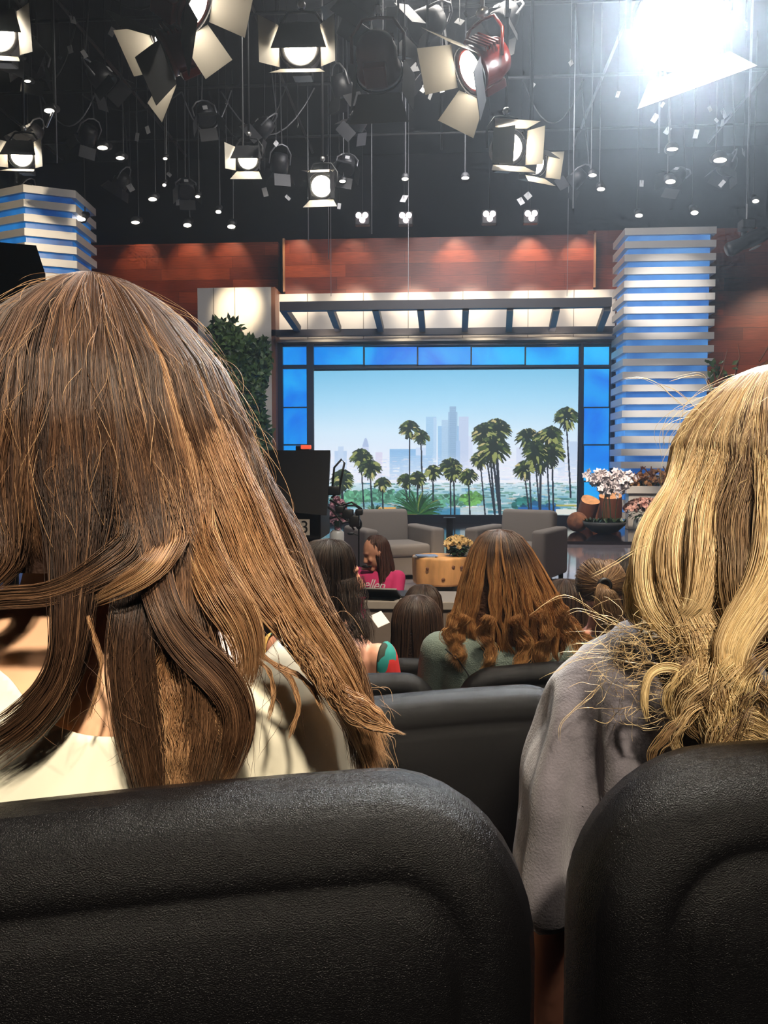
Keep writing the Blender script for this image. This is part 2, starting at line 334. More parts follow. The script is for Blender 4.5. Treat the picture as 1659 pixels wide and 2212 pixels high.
# the picture on the screen, painted into an array that colours the display's own points
SW, SH = 574, 318
def paint_screen():
    X, Yp = np.meshgrid(np.linspace(677, 1250, SW), np.linspace(797, 1114, SH))
    img = np.zeros((SH, SW, 3))
    ks = [797, 860, 930, 985, 1035, 1060, 1085, 1114]
    cs = [(122, 190, 226), (160, 210, 238), (205, 228, 245), (222, 230, 245), (226, 234, 246), (170, 205, 215), (120, 170, 180), (130, 175, 190)]
    for c in range(3): img[..., c] = np.interp(Yp, ks, [q[c] for q in cs])
    r = np.random.default_rng(5)
    def rect(x0, x1, y0, y1, col, a=1.0, edge=0):
        m = (X >= x0) & (X < x1) & (Yp >= y0) & (Yp < y1)
        img[m] = img[m] * (1 - a) + np.array(col) * a
    def tri(x0, x1, yt, yb, col):
        xc = (x0 + x1) / 2; t = (Yp - yt) / (yb - yt); m = (t >= 0) & (t <= 1) & (np.abs(X - xc) < (x1 - x0) / 2 * np.sqrt(np.clip(t, 0, 1))); img[m] = col
    # skyline
    for (x0, x1, y0, col) in [(925, 947, 898, (158, 196, 228)), (941, 948, 900, (178, 206, 234)), (951, 996, 918, (146, 188, 226)), (959, 973, 905, (168, 198, 226)),
                              (973, 993, 888, (150, 182, 212)), (976, 990, 876, (140, 172, 204)), (996, 1017, 898, (186, 200, 228)), (990, 999, 950, (160, 190, 226)),
                              (903, 925, 965, (196, 214, 240)), (1017, 1026, 940, (206, 216, 238)), (1210, 1224, 944, (196, 214, 238)), (1150, 1168, 960, (200, 215, 240)),
                              (846, 903, 968, (130, 178, 222)), (876, 938, 982, (150, 190, 228)), (725, 752, 972, (176, 200, 230)), (733, 745, 962, (188, 208, 234)),
                              (1120, 1140, 965, (205, 214, 236)), (1233, 1250, 952, (185, 205, 232)), (815, 830, 975, (210, 205, 228)), (786, 800, 958, (196, 205, 232))]:
        rect(x0, x1, y0, 1035, col, 0.92)
        for q in range(int(y0) + 2, 1030, 4): rect(x0 + 1, x1 - 1, q, q + 1, (200, 220, 240), 0.25)
    tri(786, 800, 943, 962, (170, 188, 220))
    m = (Yp > 975) & (Yp < 1040); f = np.clip((Yp - 975) / 60, 0, 1)[..., None]
    img[:] = np.where(m[..., None], img * (1 - 0.75 * f) + np.array((226, 230, 244)) * 0.75 * f, img)
    # city streaks, roofs and greenery
    for _ in range(1500):
        y = r.uniform(985, 1112); t = (y - 985) / 127; w = r.uniform(3, 22) * (0.5 + t); h = r.uniform(0.8, 2.5) * (0.6 + 1.5 * t); x = r.uniform(677, 1250)
        if t < 0.42: col = [(236, 240, 250), (200, 214, 238), (178, 204, 232), (238, 226, 236), (250, 250, 252)][r.integers(5)]
        else: col = [(74, 132, 120), (98, 150, 120), (236, 238, 244), (130, 180, 205), (60, 120, 130), (220, 196, 180), (88, 150, 190), (50, 105, 105)][r.integers(8)]
        rect(x, x + w, y, y + h, col, r.uniform(0.35, 0.8))
    rect(677, 1250, 1036, 1042, (240, 240, 246), 0.5)
    def blob(cx, cy, rx, ry, col, n, s):
        for _ in range(n):
            a = r.uniform(0, 2 * PI); q = math.sqrt(r.uniform(0, 1)); x = cx + rx * q * math.cos(a); y = cy + ry * q * math.sin(a); ss = s * r.uniform(0.5, 1.3)
            i = r.uniform(0.7, 1.3); mm = (X - x) ** 2 + ((Yp - y) * 1.3) ** 2 < ss ** 2
            img[mm] = np.clip(np.array(col) * i, 0, 255)
    blob(830, 1070, 85, 13, (84, 142, 118), 260, 5); blob(760, 1075, 40, 14, (90, 150, 118), 100, 5); blob(960, 1080, 60, 12, (86, 142, 118), 120, 5)
    blob(1025, 1075, 24, 13, (96, 150, 80), 70, 5); blob(1140, 1088, 26, 16, (44, 108, 105), 80, 5); blob(1170, 1095, 40, 12, (40, 96, 140), 60, 5)
    rect(1125, 1206, 1094, 1114, (38, 96, 165)); rect(1206, 1250, 1098, 1110, (220, 222, 215)); rect(1206, 1250, 1088, 1092, (170, 170, 90))
    rect(756, 800, 1098, 1112, (180, 215, 230)); rect(815, 860, 1095, 1100, (226, 170, 90)); rect(700, 760, 1095, 1110, (110, 165, 190)); rect(925, 1000, 1098, 1114, (60, 130, 170), 0.8)
    rect(1000, 1060, 1096, 1112, (200, 212, 220), 0.8)
    def seg(x0, y0, x1, y1, w0, w1, col):
        bx0, bx1 = min(x0, x1) - w0 - 1, max(x0, x1) + w0 + 1; by0, by1 = min(y0, y1) - w0 - 1, max(y0, y1) + w0 + 1
        i0, i1 = np.searchsorted(X[0], [bx0, bx1]); j0, j1 = np.searchsorted(Yp[:, 0], [by0, by1])
        if i1 <= i0 or j1 <= j0: return
        xs = X[j0:j1, i0:i1]; ys = Yp[j0:j1, i0:i1]; dx, dy = x1 - x0, y1 - y0; L = dx * dx + dy * dy + 1e-6
        t = np.clip(((xs - x0) * dx + (ys - y0) * dy) / L, 0, 1); d = np.hypot(xs - x0 - t * dx, ys - y0 - t * dy)
        mm = d < (w0 + (w1 - w0) * t); img[j0:j1, i0:i1][mm] = col
    def palm(x, y, R, xb, yb=1114, w=2.0, wild=1.0):
        seg(x, y + R * 0.7, xb, yb, w * 0.8, w, (34, 40, 52))
        for _ in range(26): # dead skirt
            a = r.uniform(0.15 * PI, 0.85 * PI); l = R * r.uniform(0.6, 1.15); seg(x, y + R * 0.3, x + math.cos(a) * l * 0.55, y + R * 0.2 + math.sin(a) * l, 2.2, 1.0, (30, 34, 26))
        R *= 1.12; n = int(80 + R * 2.6)
        for k in range(n):
            a = r.uniform(-1.12 * PI, 0.12 * PI) if k % 3 else r.uniform(-PI, PI); l = R * r.uniform(0.55, 1.05)
            ax, ay = x + math.cos(a) * l * 0.62, y + math.sin(a) * l * 0.62; bx_, by_ = x + math.cos(a) * l * 1.0, y + math.sin(a) * l * 0.85 + l * 0.25
            u = r.uniform(0, 1); lit = -math.sin(a) * 0.5 + 0.5
            col = (34, 46, 28) if u < 0.55 else ((70, 88, 42) if u < 0.55 + 0.3 * lit + 0.05 else ((142, 150, 84) if u < 0.96 else (190, 178, 120)))
            seg(ax, ay, bx_, by_, 2.0 + R * 0.03, 0.7, col)
            if u < 0.6: seg(x, y, ax, ay, 1.6, 1.6, (28, 38, 26))
    for a in [(741, 1030, 24, 745), (741, 1040, 20, 738), (783, 984, 23, 790, 1114, 1.8), (803, 1008, 23, 808, 1114, 2.0), (830, 1042, 17, 831, 1114, 1.8), (889, 922, 22, 889, 1100, 1.8), (914, 940, 17, 918, 1100, 1.8),
              (880, 1035, 17, 888), (907, 1030, 18, 905), (940, 1016, 18, 941, 1080), (978, 1005, 24, 979, 1114, 1.8), (985, 1018, 18, 988), (1017, 1025, 19, 1021, 1114, 1.8),
              (1043, 988, 20, 1054, 1114, 1.8), (1062, 935, 34, 1075, 1114, 2.4), (1076, 925, 30, 1086, 1114, 3.4), (1050, 930, 24, 1075), (1070, 965, 34, 1086, 1114, 3.0),
              (1138, 1010, 22, 1150), (1144, 942, 25, 1154), (1172, 985, 32, 1172, 1114, 3.0), (1184, 948, 31, 1193, 1114, 2.0), (1195, 935, 22, 1201, 1114, 2.0), (1196, 975, 26, 1201), (1160, 970, 26, 1172), (1226, 898, 26, 1237, 1072, 2.0)]:
        palm(*a)
    for (cx, cy, R, n) in ((905, 1112, 62, 60), (812, 1114, 30, 26)):
        for k in range(n):
            a = -PI * (k + r.uniform(0, 1)) / n; px, py = cx, cy; l = R * r.uniform(0.7, 1.05); cc = [(22, 52, 30), (30, 70, 38), (44, 92, 44), (120, 130, 60)][r.integers(4) if r.uniform() < .5 else r.integers(3)]
            for q in range(6):
                aa = a + (0.5 if math.cos(a) > 0 else -0.5) * (q / 6) ** 2 * 1.3; nx, ny = px + math.cos(aa) * l / 6, py + math.sin(aa) * l / 6
                seg(px, py, nx, ny, 2.4 - 0.3 * q, 2.1 - 0.3 * q, cc); px, py = nx, ny
    return s2l(np.clip(img, 0, 255))
def build_screen():
    a = P(677, 1114, YS + 0.03); b = P(1250, 797, YS + 0.03)
    root = empty('video_screen', ((a.x + b.x) / 2, YS + 0.03, a.z), 0, 'large video screen showing palm trees before a hazy downtown skyline', 'video screen')
    img = paint_screen()
    xs = np.linspace(a.x, b.x, SW) - root.location.x; zs = np.linspace(b.z, a.z, SH) - a.z
    Xg, Zg = np.meshgrid(xs, zs); co = np.stack([Xg, np.zeros_like(Xg), Zg], -1).reshape(-1, 3)
    idx = np.arange(SH * SW).reshape(SH, SW); q = np.stack([idx[:-1, :-1], idx[1:, :-1], idx[1:, 1:], idx[:-1, 1:]], -1).reshape(-1, 4)
    me = fast_mesh('display', co, q); o = link_mesh('display', me, attr_mat('screen_picture', emit=True, es=1.12), root)
    set_col(me, img.reshape(-1, 3))
    bx('casing', xs[0], xs[-1], 0.005, 0.06, -0.0, zs[0], M_black, root)
def fast_mesh(name, co, quads):
    me = bpy.data.meshes.new(name); n = len(co); nf = len(quads); k = quads.shape[1]
    me.vertices.add(n); me.vertices.foreach_set('co', np.asarray(co, dtype=np.float32).ravel())
    me.loops.add(nf * k); me.loops.foreach_set('vertex_index', np.asarray(quads, dtype=np.int32).ravel())
    me.polygons.add(nf); me.polygons.foreach_set('loop_start', np.arange(0, nf * k, k, dtype=np.int32)); me.polygons.foreach_set('loop_total', np.full(nf, k, dtype=np.int32))
    me.update(calc_edges=True); return me
build_screen()

# ---------------------------------------------------------------- pergola
pg = empty('pergola', (P(950, 700, 19.0).x, 19.0, 4.5), 0, 'dark flat pergola of two long beams and eight rafters over the screen', 'pergola')
def cbox_pts(parent, name, m, p0, p1, w, h):
    """beam of section w x h between two points"""
    p0 = Vector(p0); p1 = Vector(p1); d = (p1 - p0); side = d.cross(Vector((0, 0, 1))).normalized() * w / 2; up = side.cross(d).normalized() * h / 2
    v = [p + s * side + u * up - parent.location for p in (p0, p1) for s in (-1, 1) for u in (-1, 1)]
    return pymesh(name, v, [(0, 1, 3, 2), (4, 6, 7, 5), (0, 4, 5, 1), (2, 3, 7, 6), (0, 2, 6, 4), (1, 5, 7, 3)], m, parent)
YF, YR = 17.8, 19.72
pxc(pg, 'front_beam', 604, 642, 1322, 671, YF, YF + 0.2, M_beam)
pxc(pg, 'rear_beam', 500, 704, 1338, 727, YR, YR + 0.2, M_beam)
fr = [611, 713, 811, 908, 1006, 1102, 1202, 1312]; re_ = [644, 731, 823, 913, 1004, 1099, 1192, 1294]
for a, b in zip(fr, re_):
    cbox_pts(pg, 'rafter', M_beam, P(a, 664, YF + 0.1), P(b, 712, YR + 0.1), 0.14, 0.16)
for px in (715, 882, 1225): # suspension wires
    a = P(px, 640, YF + 0.1); o = MB().tube([a - pg.location, Vector((a.x, a.y, 10.1)) - pg.location], 0.006, 5).build('suspension_wire', M_grey, pg)

# ---------------------------------------------------------------- striped pillars
M_slat = mat('brushed_silver_slat', (0.66, 0.63, 0.60), 0.42, 0.25)
def right_pillar():
    Y0, Y1 = 18.6, 19.85; xl = P(1345, 800, Y0).x; xr = P(1541, 800, Y0).x; ztop = P(1440, 491, Y0).z; pitch = 27.0 / FPX * Y0; h = pitch * 0.53
    r = empty('striped_tower', ((xl + xr) / 2, (Y0 + Y1) / 2, 0.06), 0, 'tall square tower of silver slats over blue beside the screen', 'pillar')
    child_box(r, 'core', xl + 0.10, xr - 0.10, Y0 + 0.10, Y1 - 0.05, 0.06, ztop - 0.02, M_blue_core)
    z = ztop
    while z > 0.15:
        child_box(r, 'slat', xl, xr, Y0, Y1, z - h, z, M_slat); z -= pitch
    return r
right_pillar()
def left_pillar():
    Y0 = 15.7; C = P(50, 398, Y0); pitch = 31.0 / FPX * Y0; h = pitch * 0.53
    r = empty('striped_tower', (C.x, C.y + 0.8, 0), 0, 'angular silver and blue striped pillar standing behind the black camera hood', 'pillar')
    a = P(163, 412, Y0 + 0.42); L = Vector((C.x - 1.25, Y0 + 0.5, 0)); R_ = Vector((a.x, Y0 + 0.42, 0))
    poly = [Vector((C.x, Y0, 0)), R_, R_ + Vector((-0.1, 1.2, 0)), L + Vector((0.1, 1.2, 0)), L]
    cen = sum(poly, Vector()) / 5
    def prism(name, s, z0, z1, m):
        pp = [cen + (p - cen) * s for p in poly]; v = [p + Vector((0, 0, z)) - r.location for z in (z0, z1) for p in pp]
        return pymesh(name, v, [(4, 3, 2, 1, 0), (5, 6, 7, 8, 9)] + [(i, (i + 1) % 5, 5 + (i + 1) % 5, 5 + i) for i in range(5)], m, r)
    prism('core', 0.90, 0.0, C.z - 0.02, M_blue_deep)
    z = C.z
    while z > 2.2: prism('slat', 1.0, z - h, z, M_slat); z -= pitch
left_pillar()
# ---------------------------------------------------------------- armchairs
M_uph = mat('grey_beige_upholstery', (0.32, 0.28, 0.255), 0.9, bump=0.15, bscale=120)
def armchair(loc, rz, label):
    r = empty('armchair', loc, rz, label, 'armchair', 'pair of stage armchairs')
    MB().bbox(-0.55, -0.36, -0.50, 0.42, 0.04, 0.66, 0.045, 4).build('armrest', M_uph, r, True)
    MB().bbox(0.36, 0.55, -0.50, 0.42, 0.04, 0.66, 0.045, 4).build('armrest', M_uph, r, True)
    MB().bbox(-0.36, 0.36, -0.46, 0.40, 0.06, 0.30, 0.02, 3).build('seat_base', M_uph, r, True)
    MB().bbox(-0.355, 0.355, -0.50, 0.22, 0.30, 0.46, 0.05, 4).build('seat_cushion', M_uph, r, True)
    M = Matrix.Rotation(math.radians(-8), 4, 'X')
    MB().bbox(-0.37, 0.37, 0.24, 0.46, 0.10, 0.92, 0.06, 4, M=Matrix.Translation((0, -0.02, 0)) @ M).build('backrest', M_uph, r, True)
    for x in (-0.48, 0.48):
        for y in (-0.42, 0.34): MB().box(x - 0.025, x + 0.025, y - 0.025, y + 0.025, 0, 0.05).build('leg', M_black, r)
    return r
def floor_at(px, py, z=0.0):
    """point of a horizontal plane seen at a pixel"""
    d = P(px, py, 1.0) - CAMLOC; t = (z - 1.5) / d.z; return CAMLOC + d * t
armchair((P(847, 1200, 10.9).x, 10.9, 0), math.radians(24), 'pale boxy armchair between the pink shirted person and the stump table')
armchair((P(1118, 1200, 10.9).x, 10.9, 0), math.radians(-26), 'pale boxy armchair directly behind the long ombre haired person')
# stump table
def stump():
    c = P(950, 1250, 9.7); r = empty('stump_table', (c.x, 9.75, 0), 0, 'honey coloured tree stump coffee table under the potted mums', 'table')
    n = 48; rings = []
    for z, s in ((0.07, 0.93), (0.10, 0.97), (0.2, 0.99), (0.3, 1.0), (0.37, 1.0), (0.395, 0.985), (0.40, 0.95)):
        rings.append([Vector(((0.335 + 0.02 * math.sin(3 * a + 1) + 0.012 * math.sin(7 * a)) * s * math.cos(a), (0.31 + 0.02 * math.sin(4 * a)) * s * math.sin(a), z)) for a in [2 * PI * k / n for k in range(n)]])
    m = MB().loft(rings)
    m.build('trunk_block', mat('honey_stump_wood', (0.72, 0.38, 0.15), 0.55, var=0.3, vscale=7, stretch=(1, 1, 0.3), bump=0.3, bscale=20), r, True)
    k = MB()
    for a, z in ((-2.0, 0.28), (-1.1, 0.3), (-0.75, 0.29), (-1.45, 0.16)): k.ell((0.345 * math.cos(a), 0.325 * math.sin(a), z), (0.022, 0.012, 0.02), 10, 6, Matrix.Rotation(a + PI / 2, 3, 'Z'))
    k.build('knot', mat('dark_knot', (0.16, 0.06, 0.025), 0.6), r, True)
    bx('plinth', -0.25, 0.25, -0.22, 0.22, 0, 0.07, M_black, r)
    return c
sc_ = stump()
def leaf_mesh(mb, p, d, up, L, w, bend=0.2):
    d = Vector(d).normalized(); s = d.cross(Vector(up)); s = s.normalized() if s.length > 1e-4 else Vector((1, 0, 0)); n = s.cross(d).normalized(); p = Vector(p)
    m1 = p + d * L * 0.5 + n * L * bend * 0.5; t = p + d * L
    mb.add([p, p + d * L * 0.3 + s * w * 0.8 / 2 + n * L * bend * .35, m1 + s * w / 2 - d * L * 0.0, t, m1 - s * w / 2, p + d * L * 0.3 - s * w * 0.8 / 2 + n * L * bend * .35, p + d * L * 0.5 + n * L * bend * 0.35], [(0, 1, 6), (1, 2, 6), (2, 3, 6), (3, 4, 6), (4, 5, 6), (5, 0, 6)])
def rdir(zmin=-1):
    while True:
        v = Vector((rnd.uniform(-1, 1), rnd.uniform(-1, 1), rnd.uniform(zmin, 1)))
        if 0.05 < v.length < 1: return v.normalized()
def blossom(mb, c, r, n=7):
    """small rosette of cupped petals"""
    c = Vector(c); ax = rdir(-0.1); u = ax.orthogonal().normalized(); w = ax.cross(u)
    for ring, (rr, tilt, k) in enumerate(((1.0, 0.35, n), (0.6, 0.9, max(4, n - 2)))):
        for i in range(k):
            a = 2 * PI * (i + ring * .5) / k; o = u * math.cos(a) + w * math.sin(a); leaf_mesh(mb, c, o + ax * tilt, ax, r * rr, r * rr * 0.75, 0.25)
M_leafg = mat('leaf_green', (0.055, 0.11, 0.03), 0.4, var=0.5, vscale=9)
M_leafd = mat('leaf_dark_green', (0.02, 0.05, 0.018), 0.4, var=0.4, vscale=9)
def mum():
    c = P(990, 1200, 9.7); r = empty('potted_mums', (c.x, 9.72, 0.40), 0, 'ball of pale yellow mums in a dark pot on the stump table', 'potted flowers')
    MB().lathe([(0.05, 0), (0.075, 0.01), (0.09, 0.09), (0.08, 0.09), (0.07, 0.06), (0.0, 0.06)], 20).build('pot', M_black, r, True)
    g = MB()
    for _ in range(140):
        d = rdir(-0.3); leaf_mesh(g, Vector((0, 0, 0.1)) + d * 0.07, d, (0, 0, 1), 0.09, 0.05)
    g.build('foliage', M_leafd, r)
    b = MB()
    for i in range(130):
        d = rdir(0.0); blossom(b, Vector((0, 0, 0.11)) + Vector((d.x * 0.16, d.y * 0.15, d.z * 0.12)), 0.035, 8)
    b.build('blossoms', mat('cream_petals', (0.85, 0.62, 0.30), 0.7), r)
mum()
c = P(925, 1206, 9.6)
mg = empty('magazine', (c.x - 0.02, 9.62, 0.40), 0.2, 'glossy magazine lying uppermost on the stump table', 'magazine', )
MB().box(-0.12, 0.12, -0.09, 0.09, 0.012, 0.022).build('cover', mat('magazine_cover', (0.25, 0.35, 0.6), 0.3, var=0.6, vscale=12), mg)
MB().box(-0.118, 0.118, -0.088, 0.088, 0.012, 0.02).build('pages', mat('paper', (0.7, 0.68, 0.64), 0.7), mg)
mg2 = empty('magazine', (c.x - 0.04, 9.63, 0.40), -0.12, 'pale magazine under the glossy one on the stump table', 'magazine')
MB().box(-0.13, 0.13, -0.1, 0.1, 0.0, 0.011).build('cover', mat('pale_cover', (0.5, 0.45, 0.42), 0.4), mg2)
# black pedestal between the chairs
c = P(971, 1165, 12.6)
pd = empty('pedestal', (c.x, 12.6, 0), 0, 'slim black pedestal standing between the two armchairs', 'pedestal')
MB().box(-0.05, 0.05, -0.05, 0.05, 0.03, 0.66).build('post', M_black, pd); MB().bbox(-0.2, 0.2, -0.2, 0.2, 0.0, 0.04, 0.008, 2).build('base', M_black, pd); MB().bbox(-0.09, 0.09, -0.09, 0.09, 0.655, 0.67, 0.004, 2).build('top', M_black, pd)

# ---------------------------------------------------------------- flowers and logs on the platform
PZ = 0.06
def on_plat(px, py): return floor_at(px, py, PZ)
b_ = P(1247, 1122, 17.4)
def stone_ball():
    o = MB().ell((0, 0, 0), (0.215, 0.215, 0.21), 32, 20).build('wooden_ball', mat('rough_brown_ball', (0.30, 0.115, 0.05), 0.8, var=0.4, vscale=9, bump=0.6, bscale=25), None, True)
    o.location = (b_.x, 17.4, PZ + 0.21); tag(o, 'round rough brown wooden ball on the platform beside the shallow bowl', 'ball')
stone_ball()
M_bark = mat('copper_bark', (0.22, 0.07, 0.03), 0.75, bump=0.8, bscale=18, stretch=(1, 1, 0.3)); M_end = mat('cut_wood', (0.75, 0.36, 0.15), 0.6, var=0.25, vscale=10)
def log(px, py, Y, r, L, tilt, rz, label):
    p = P(px, py, Y); e = empty('log', (p.x, Y, PZ), 0, label, 'log')
    n = 20; rings = [[Vector((r * (1 + .07 * math.sin(3 * a + k)) * math.cos(a), r * (1 + .07 * math.sin(3 * a + k)) * math.sin(a), z)) for a in [2 * PI * q / n for q in range(n)]] for k, z in enumerate((0, L * .35, L * .7, L))]
    M = Matrix.Rotation(rz, 4, 'Z') @ Matrix.Rotation(tilt, 4, 'X'); rings = [[M @ q for q in g] for g in rings]; zmin = min(q.z for g in rings for q in g)
    rings = [[q - Vector((0, 0, zmin)) for q in g] for g in rings]
    MB().loft(rings, False).build('bark', M_bark, e, True); m = MB(); m.add(rings[-1], [tuple(range(n))]); m.build('cut_end', M_end, e); m = MB(); m.add(rings[0], [tuple(range(n - 1, -1, -1))]); m.build('cut_end', M_end, e)
log(1262, 1090, 18.25, 0.2, 0.62, 0.5, 0.25, 'copper toned log leaning behind the round brown ball')
log(1318, 1080, 18.4, 0.24, 0.70, 0.35, -0.2, 'thick upright cut log behind the white orchids')
log(1290, 1090, 18.75, 0.16, 0.55, 0.12, 0.1, 'narrow dark log standing between its two thicker neighbours')
M_orch = mat('white_orchid_petals', (0.85, 0.76, 0.76), 0.6)
def bowl_planter():
    p = P(1306, 1120, 17.0); e = empty('bowl_planter', (p.x, 17.0, PZ), 0, 'wide shallow grey bowl of succulents and tall white orchids', 'planter')
    MB().lathe([(0.12, 0.0), (0.26, 0.05), (0.40, 0.17), (0.44, 0.25), (0.41, 0.25), (0.36, 0.19), (0.0, 0.18)], 32).build('bowl', mat('grey_stone_bowl', (0.10, 0.095, 0.09), 0.5, bump=0.3, bscale=30), e, True)
    pb = MB()
    for _ in range(120):
        a = rnd.uniform(0, 2 * PI); q = 0.37 * math.sqrt(rnd.random()); pb.ell((q * math.cos(a), q * math.sin(a), 0.2), (0.02, 0.02, 0.015), 6, 4)
    o = pb.build('pebbles', mat('white_pebbles', (0.5, 0.48, 0.45), 0.7), e, True); o['kind'] = 'stuff'
    s = MB()
    for cx, cy in ((-0.2, -.15), (0.0, -.2), (0.2, -.15), (0.1, .05), (-0.1, .1), (0.32, -.05), (-.32, 0)):
        for k in range(16):
            a = 2 * PI * k / 16 + rnd.random(); leaf_mesh(s, (cx, cy, 0.2), (math.cos(a), math.sin(a), 0.4 + rnd.random()), (0, 0, 1), 0.17, 0.08, -0.2)
    s.build('succulents', M_leafd, e)
    for k in range(6):
        x0, y0 = rnd.uniform(-.15, .25), rnd.uniform(0, .15); side = (-1, 1, -1, 1, 1, -1)[k]; pts = []
        H = 0.95 + 0.12 * rnd.random()
        for q in range(9):
            t = q / 8; pts.append(Vector((x0 + side * (0.1 + 0.32 * t * t), y0, 0.2 + H * math.sin(t * 1.75) / 1.0 * 0.95)))
        st = MB().tube(pts, 0.008, 5).build('orchid_stem', M_leafd, e)
        bl = MB()
        for q in range(60):
            t = rnd.uniform(0.45, 1.0); i = min(7, int(t * 8)); p0 = pts[i].lerp(pts[i + 1], t * 8 - i); blossom(bl, p0 + Vector((rnd.gauss(0, .085), rnd.gauss(0, .06), rnd.gauss(0, .06))), 0.085, 5)
        bl.build('blossoms', M_orch, st)

bowl_planter()
def round_vase():
    p = P(1390, 1120, 17.3); e = empty('flower_vase', (p.x, 17.3, PZ), 0, 'round white vase overflowing with pink roses', 'vase')
    MB().lathe([(0.10, 0.0), (0.17, 0.04), (0.21, 0.15), (0.19, 0.27), (0.13, 0.33), (0.12, 0.33), (0.17, 0.26), (0.0, 0.2)], 28).build('vase', mat('white_ceramic', (0.6, 0.57, 0.5), 0.3), e, True)
    g = MB()
    for _ in range(170):
        d = rdir(-0.6); leaf_mesh(g, Vector((0.02, 0, 0.42)) + Vector((d.x * .3, d.y * .25, d.z * .1)), d, (0, 0, 1), 0.13, 0.06)
    g.build('foliage', M_leafd, e)
    b = MB()
    for _ in range(210):
        d = rdir(0.0); blossom(b, Vector((0.03, 0, 0.45)) + Vector((d.x * .42, d.y * .34, d.z * .24)), 0.062, 7)
    b.build('blossoms', mat('dusty_pink_petals', (0.66, 0.37, 0.30), 0.7, var=0.25, vscale=14), e)
round_vase()
def shelf_planter():
    a = P(1352, 1066, 18.1); b = P(1475, 1050, 18.1); e = empty('box_planter', ((a.x + b.x) / 2, 18.25, PZ), 0, 'long white planter box of copper roses before the striped tower', 'planter')
    w = (b.x - a.x) / 2; z1 = b.z - PZ; z0 = a.z - PZ
    MB().bbox(-w, w, -0.22, 0.22, z0, z1, 0.01, 2).build('box', M_white, e); MB().bbox(-w + .06, w - .06, -0.16, 0.16, 0, z0, 0.01, 2).build('pedestal', M_white, e)
    g = MB()
    for _ in range(200): leaf_mesh(g, (rnd.uniform(-w, w), rnd.uniform(-.15, .15), z1), rdir(0.1), (0, 0, 1), 0.15, 0.06)
    g.build('foliage', M_leafd, e)
    bb = MB()
    for _ in range(230):
        x = rnd.uniform(-w, w); hh = 0.36 * (1 - 0.55 * abs(x / w)); blossom(bb, (x, rnd.uniform(-.2, .2), z1 + rnd.uniform(0.02, 1) * hh), 0.065, 7)
    bb.build('blossoms', mat('copper_petals', (0.62, 0.30, 0.12), 0.65, var=0.4, vscale=12), e)
    br = MB()
    for _ in range(8):
        x = rnd.uniform(-w * .7, w * .7); br.tube([(x, 0, z1), (x + rnd.uniform(-.1, .1), 0, z1 + .2), (x + rnd.uniform(-.25, .25), -.05, z1 + .42)], 0.012, 5)
    br.build('twigs', M_bark, e)
shelf_planter()
# climbing foliage on the white block, and the hanging plants beyond the tower
def leaf_wall(name, label, pts_fn, n, size, mats_, posts=None, cat='plant'):
    c0 = pts_fn(0.5, 0.5); e = empty(name, c0, 0, label, cat)
    for i, m in enumerate(mats_):
        g = MB()
        for _ in range(n):
            p = pts_fn(rnd.random(), rnd.random()) - c0; d = rdir(-0.7); d.y = -abs(d.y) * 0.6; leaf_mesh(g, p + Vector((0, rnd.uniform(-.22, .1), 0)), d, (0, -1, 0.3), size * rnd.uniform(.6, 1.3), size * 0.5 * rnd.uniform(.7, 1.2), rnd.uniform(-.2, .3))
        g.build('foliage' if i == 0 else 'young_foliage' if i == 1 else 'pale_foliage', m, e)
    return e
M_leafm = mat('leaf_mid_green', (0.10, 0.17, 0.05), 0.45)
def f1(u, v): # tall cluster
    py = 735 + v * 250; x0 = 500 + 45 * v; return P(x0 + u * (575 + 8 * math.sin(v * 9) - x0), py, 19.25)
def f2(u, v):
    py = 695 + v * 140; return P(455 + 35 * v + u * (62 - 20 * v), py, 19.0)
e = leaf_wall('climbing_plant', 'tall bushy green creeper hanging down below the pergola beam', f1, 620, 0.19, [M_leafd, M_leafg, M_leafm])
leaf_wall('climbing_plant', 'small green creeper spilling over the end of the pergola beam', f2, 260, 0.18, [M_leafd, M_leafg, M_leafm])
pc = P(508, 800, 19.4); tag(bx('trellis_post', pc.x - .14, pc.x + .16, 19.35, 19.5, 0.06, P(508, 708, 19.4).z, mat('brown_post', (0.10, 0.05, 0.03), 0.6)), 'brown wooden post between the two green creepers', 'post')
def f3(u, v): return P(1532 + u * 45, 772 + v * 70 + u * 20, 17.9)
def f4(u, v): return P(1545 + u * 140, 845 - u * 70 + v * 40, 17.7)
leaf_wall('hanging_plant', 'leafy sprig hanging at the tower edge above the blonde head', f3, 30, 0.16, [M_leafg, M_leafm])
e = leaf_wall('branch_garland', 'leafy branch garland with bare twigs before the red wall', f4, 110, 0.15, [M_leafg, M_leafm, mat('dry_leaf', (0.35, 0.16, 0.06), 0.6)])
t = MB()
for a in ([(1541, 838), (1560, 800), (1572, 755)], [(1588, 810), (1598, 770), (1594, 742)], [(1540, 835), (1610, 808), (1670, 770)], [(1640, 780), (1665, 740)]):
    t.tube([P(x, y, 17.7) - e.location for x, y in a], [0.02, 0.014, 0.01][:len(a)], 6)
t.build('bare_twigs', mat('twig_brown', (0.25, 0.10, 0.05), 0.7), e)

